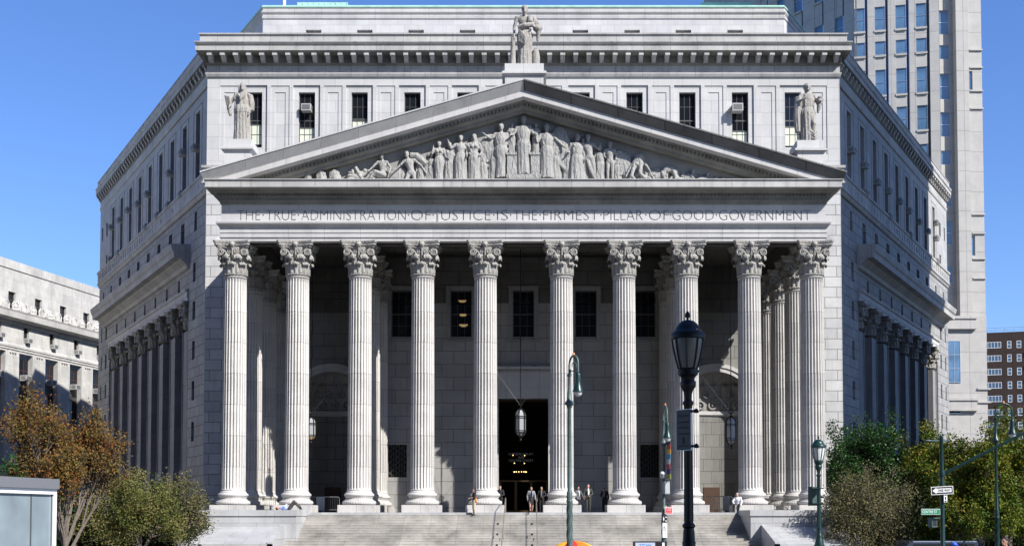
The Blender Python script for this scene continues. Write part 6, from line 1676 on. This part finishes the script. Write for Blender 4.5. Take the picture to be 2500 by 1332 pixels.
person((PXX(1412, 79), 79.6, ZF), R(35), 1.75, pose(elR=(.18, -.01, .68), haR=(.24, -.04, .55), haL=(-.12, -.10, .55)), "person in a dark suit with grey sleeve beside the tall crook lamp", top=(.10, .105, .12), bottom=(.010, .010, .012), shirt=(.5, .5, .52), hair=(.01, .01, .01), jacket_len=.05)
person((PXX(1436, 78.4), 78.5, ZF), R(5), 1.86, pose(elL=(-.16, .0, .66), haL=(-.14, -.10, .57), elR=(.16, -.01, .66), haR=(.05, -.12, .58)), "man in an open olive suit and white shirt near the steps", top=(.035, .035, .028), bottom=(.03, .03, .024), shirt=(.75, .75, .75), hair=(.10, .05, .03), skin=(.55, .28, .20), jacket_len=.04)
person((PXX(1478, 79.5), 80.2, ZF), R(-20), 1.72, pose(head=(-.02, -.07, .90), neck=(0, -.02, .84), haL=(-.10, -.14, .60), elL=(-.15, -.04, .66)), "person in a dark suit with bowed head beside the seventh column", top=(.006, .006, .008), bottom=(.006, .006, .008), shirt=(.25, .25, .28))
seat = pose(pelvis=(0, .04, .27), waist=(0, .03, .36), chest=(0, .0, .48), neck=(-.0, -.01, .58), head=(-.01, -.04, .665), shL=(-.105, 0, .54), shR=(.105, 0, .54), elL=(-.17, -.05, .40), haL=(-.10, -.17, .32), elR=(.16, -.02, .39), haR=(.14, -.12, .28), hiL=(-.05, .03, .26), hiR=(.05, .03, .26), knL=(-.10, -.20, .28), knR=(.09, -.21, .28), anL=(-.12, -.22, .04), anR=(.06, -.20, .04), toL=(-.13, -.30, .02), toR=(.07, -.29, .02))
person((PXX(1797, 78.6), 78.1, ZF), R(-22), 1.76, seat, "man in a white shirt and black trousers sitting against the ninth column base", top=(.70, .70, .74), bottom=(.012, .012, .014), hair=(.30, .28, .26), skin=(.40, .24, .18))
bx_ = empty("stone_bollard", (PXX(1797, 78.6) + .03, 78.3, ZF), 0, "low stone block under the seated man", "bollard")
mb = MB(); mb.box(-.22, .22, -.2, .2, 0, .38); mb.box(-.24, .24, -.22, .22, .38, .42); mb.build("block", M_TRIM, bx_)
# man lying on the coping, knees raised
lie = pose(head=(0, .00, .95), knL=(-.05, -.24, .36), anL=(-.05, -.05, .20), toL=(-.05, .03, .14), knR=(.05, -.22, .35), anR=(.05, -.06, .17), toR=(.06, .03, .11), hiL=(-.05, 0, .52), hiR=(.05, 0, .52), elL=(-.16, -.06, .67), haL=(-.05, -.12, .62), elR=(.14, .05, .66), haR=(.03, -.11, .64))
ly = person((PXX(742, 74.1), 74.3, 3.66 + .12), 0, 1.76, lie, "man in a pale blue shirt lying on the left podium coping with knees up", top=(.40, .50, .85), bottom=(.05, .045, .035), hair=(.05, .03, .02), skin=(.50, .22, .16))
ly.rotation_euler = Matrix(((0, 0, -1), (1, 0, 0), (0, -1, 0))).to_euler()
person((PXX(490, 60), 60, .0), R(180), 1.30 + .55, pose(), "dark-haired person whose head shows below the left podium slab", top=(.05, .05, .06), hair=(.02, .012, .01))
person((PXX(2450, 33), 33, at(2450, 1315, 33)[1] - 1.70), R(-60), 1.75, pose(), "dark-haired person at the bottom right beside the crook lamp", top=(.02, .02, .03), hair=(.012, .010, .01), skin=(.40, .22, .15))
pb_ = person((PXX(2337, 52), 52.5, at(2337, 1324, 52)[1] - 1.74), R(20), 1.74, pose(), "person in a bright blue cap at the bottom right of the signal pole", top=(.02, .05, .10), bald=True)
mb = MB(); mb.ball((0, 0, 1.66), .12, 14, 9, (1, 1.05, .9)); mb.box(-.07, .07, -.2, -.08, 1.63, 1.65); link("cap", mb.mesh("cap", mat("blue_cap", (.03, .12, .75), .6), smooth=50), pb_)

# parked van whose roof shows at bottom right
vn = empty("parked_van", (at(2275, 1320, 66)[0], 66.5, .14), R(4), "dark blue van behind the signal pole, only its roof line in view", "van")
zv = at(2275, 1318, 66)[1] - .14
mb = MB(); prof = [(-2.4, .45), (-2.45, .9), (-2.0, 1.1), (-1.5, zv - .12), (-1.2, zv), (2.2, zv), (2.4, zv - .1), (2.45, .45)]
for yy in (0,):
    n = len(prof); vs = [(x, -.95, z) for x, z in prof] + [(x, .95, z) for x, z in prof]
    mb.add(vs, [tuple(range(n)), tuple(range(2 * n - 1, n - 1, -1))] + [(i, (i + 1) % n, n + (i + 1) % n, n + i) for i in range(n)])
mb.build("body", mat("van_paint", (.02, .03, .06), .25, .3, coat=.6), vn)
mb = MB(); mb.box(-1.25, 2.2, -.965, -.952, 1.15, zv - .18); mb.build("side_windows", M_GLASS, vn); mb = MB(); mb.box(-1.3, 2.3, -.97, -.9, zv - .08, zv - .03); mb.build("roof_trim", M_STEEL, vn)
for x in (-1.6, 1.6):
    for s_ in (-1, 1):
        mb = MB(); mb.tube([(x, s_ * .98, .34), (x, s_ * .76, .34)], .34, 20); wheel = mb.build("wheel", mat("tyre", (.015, .015, .015), .8), vn); mb = MB(); mb.tube([(x, s_ * .985, .34), (x, s_ * .9, .34)], .19, 16); mb.build("rim", M_STEEL, wheel)

# air conditioners on the courthouse windows
WW = [x for x in WIN_S if x > .8]
for fr, lst in ((WL, [(0, 33.6), (1, 34.3), (1, 30.7), (2, 33.7), (3, 30.8), (4, 33.9), (4, 30.7), (5, 33.9), (6, 34.3), (7, 30.7), (7, 34.2), (8, 34.4), (8, 30.9), (2, 30.8)]), (WR, [(0, 33.4), (1, 33.2), (1, 30.8), (2, 32.9), (3, 33.1), (3, 30.7), (4, 33.2), (5, 33.2), (5, 30.8), (6, 33.1), (7, 33.0), (8, 33.2), (8, 30.7), (9 - 1, 34.9)])):
    for k, z in lst: add_ac(fr, WW[min(k, 8)] - (.1 if k % 2 else -.1), z, -.12, 1.0)
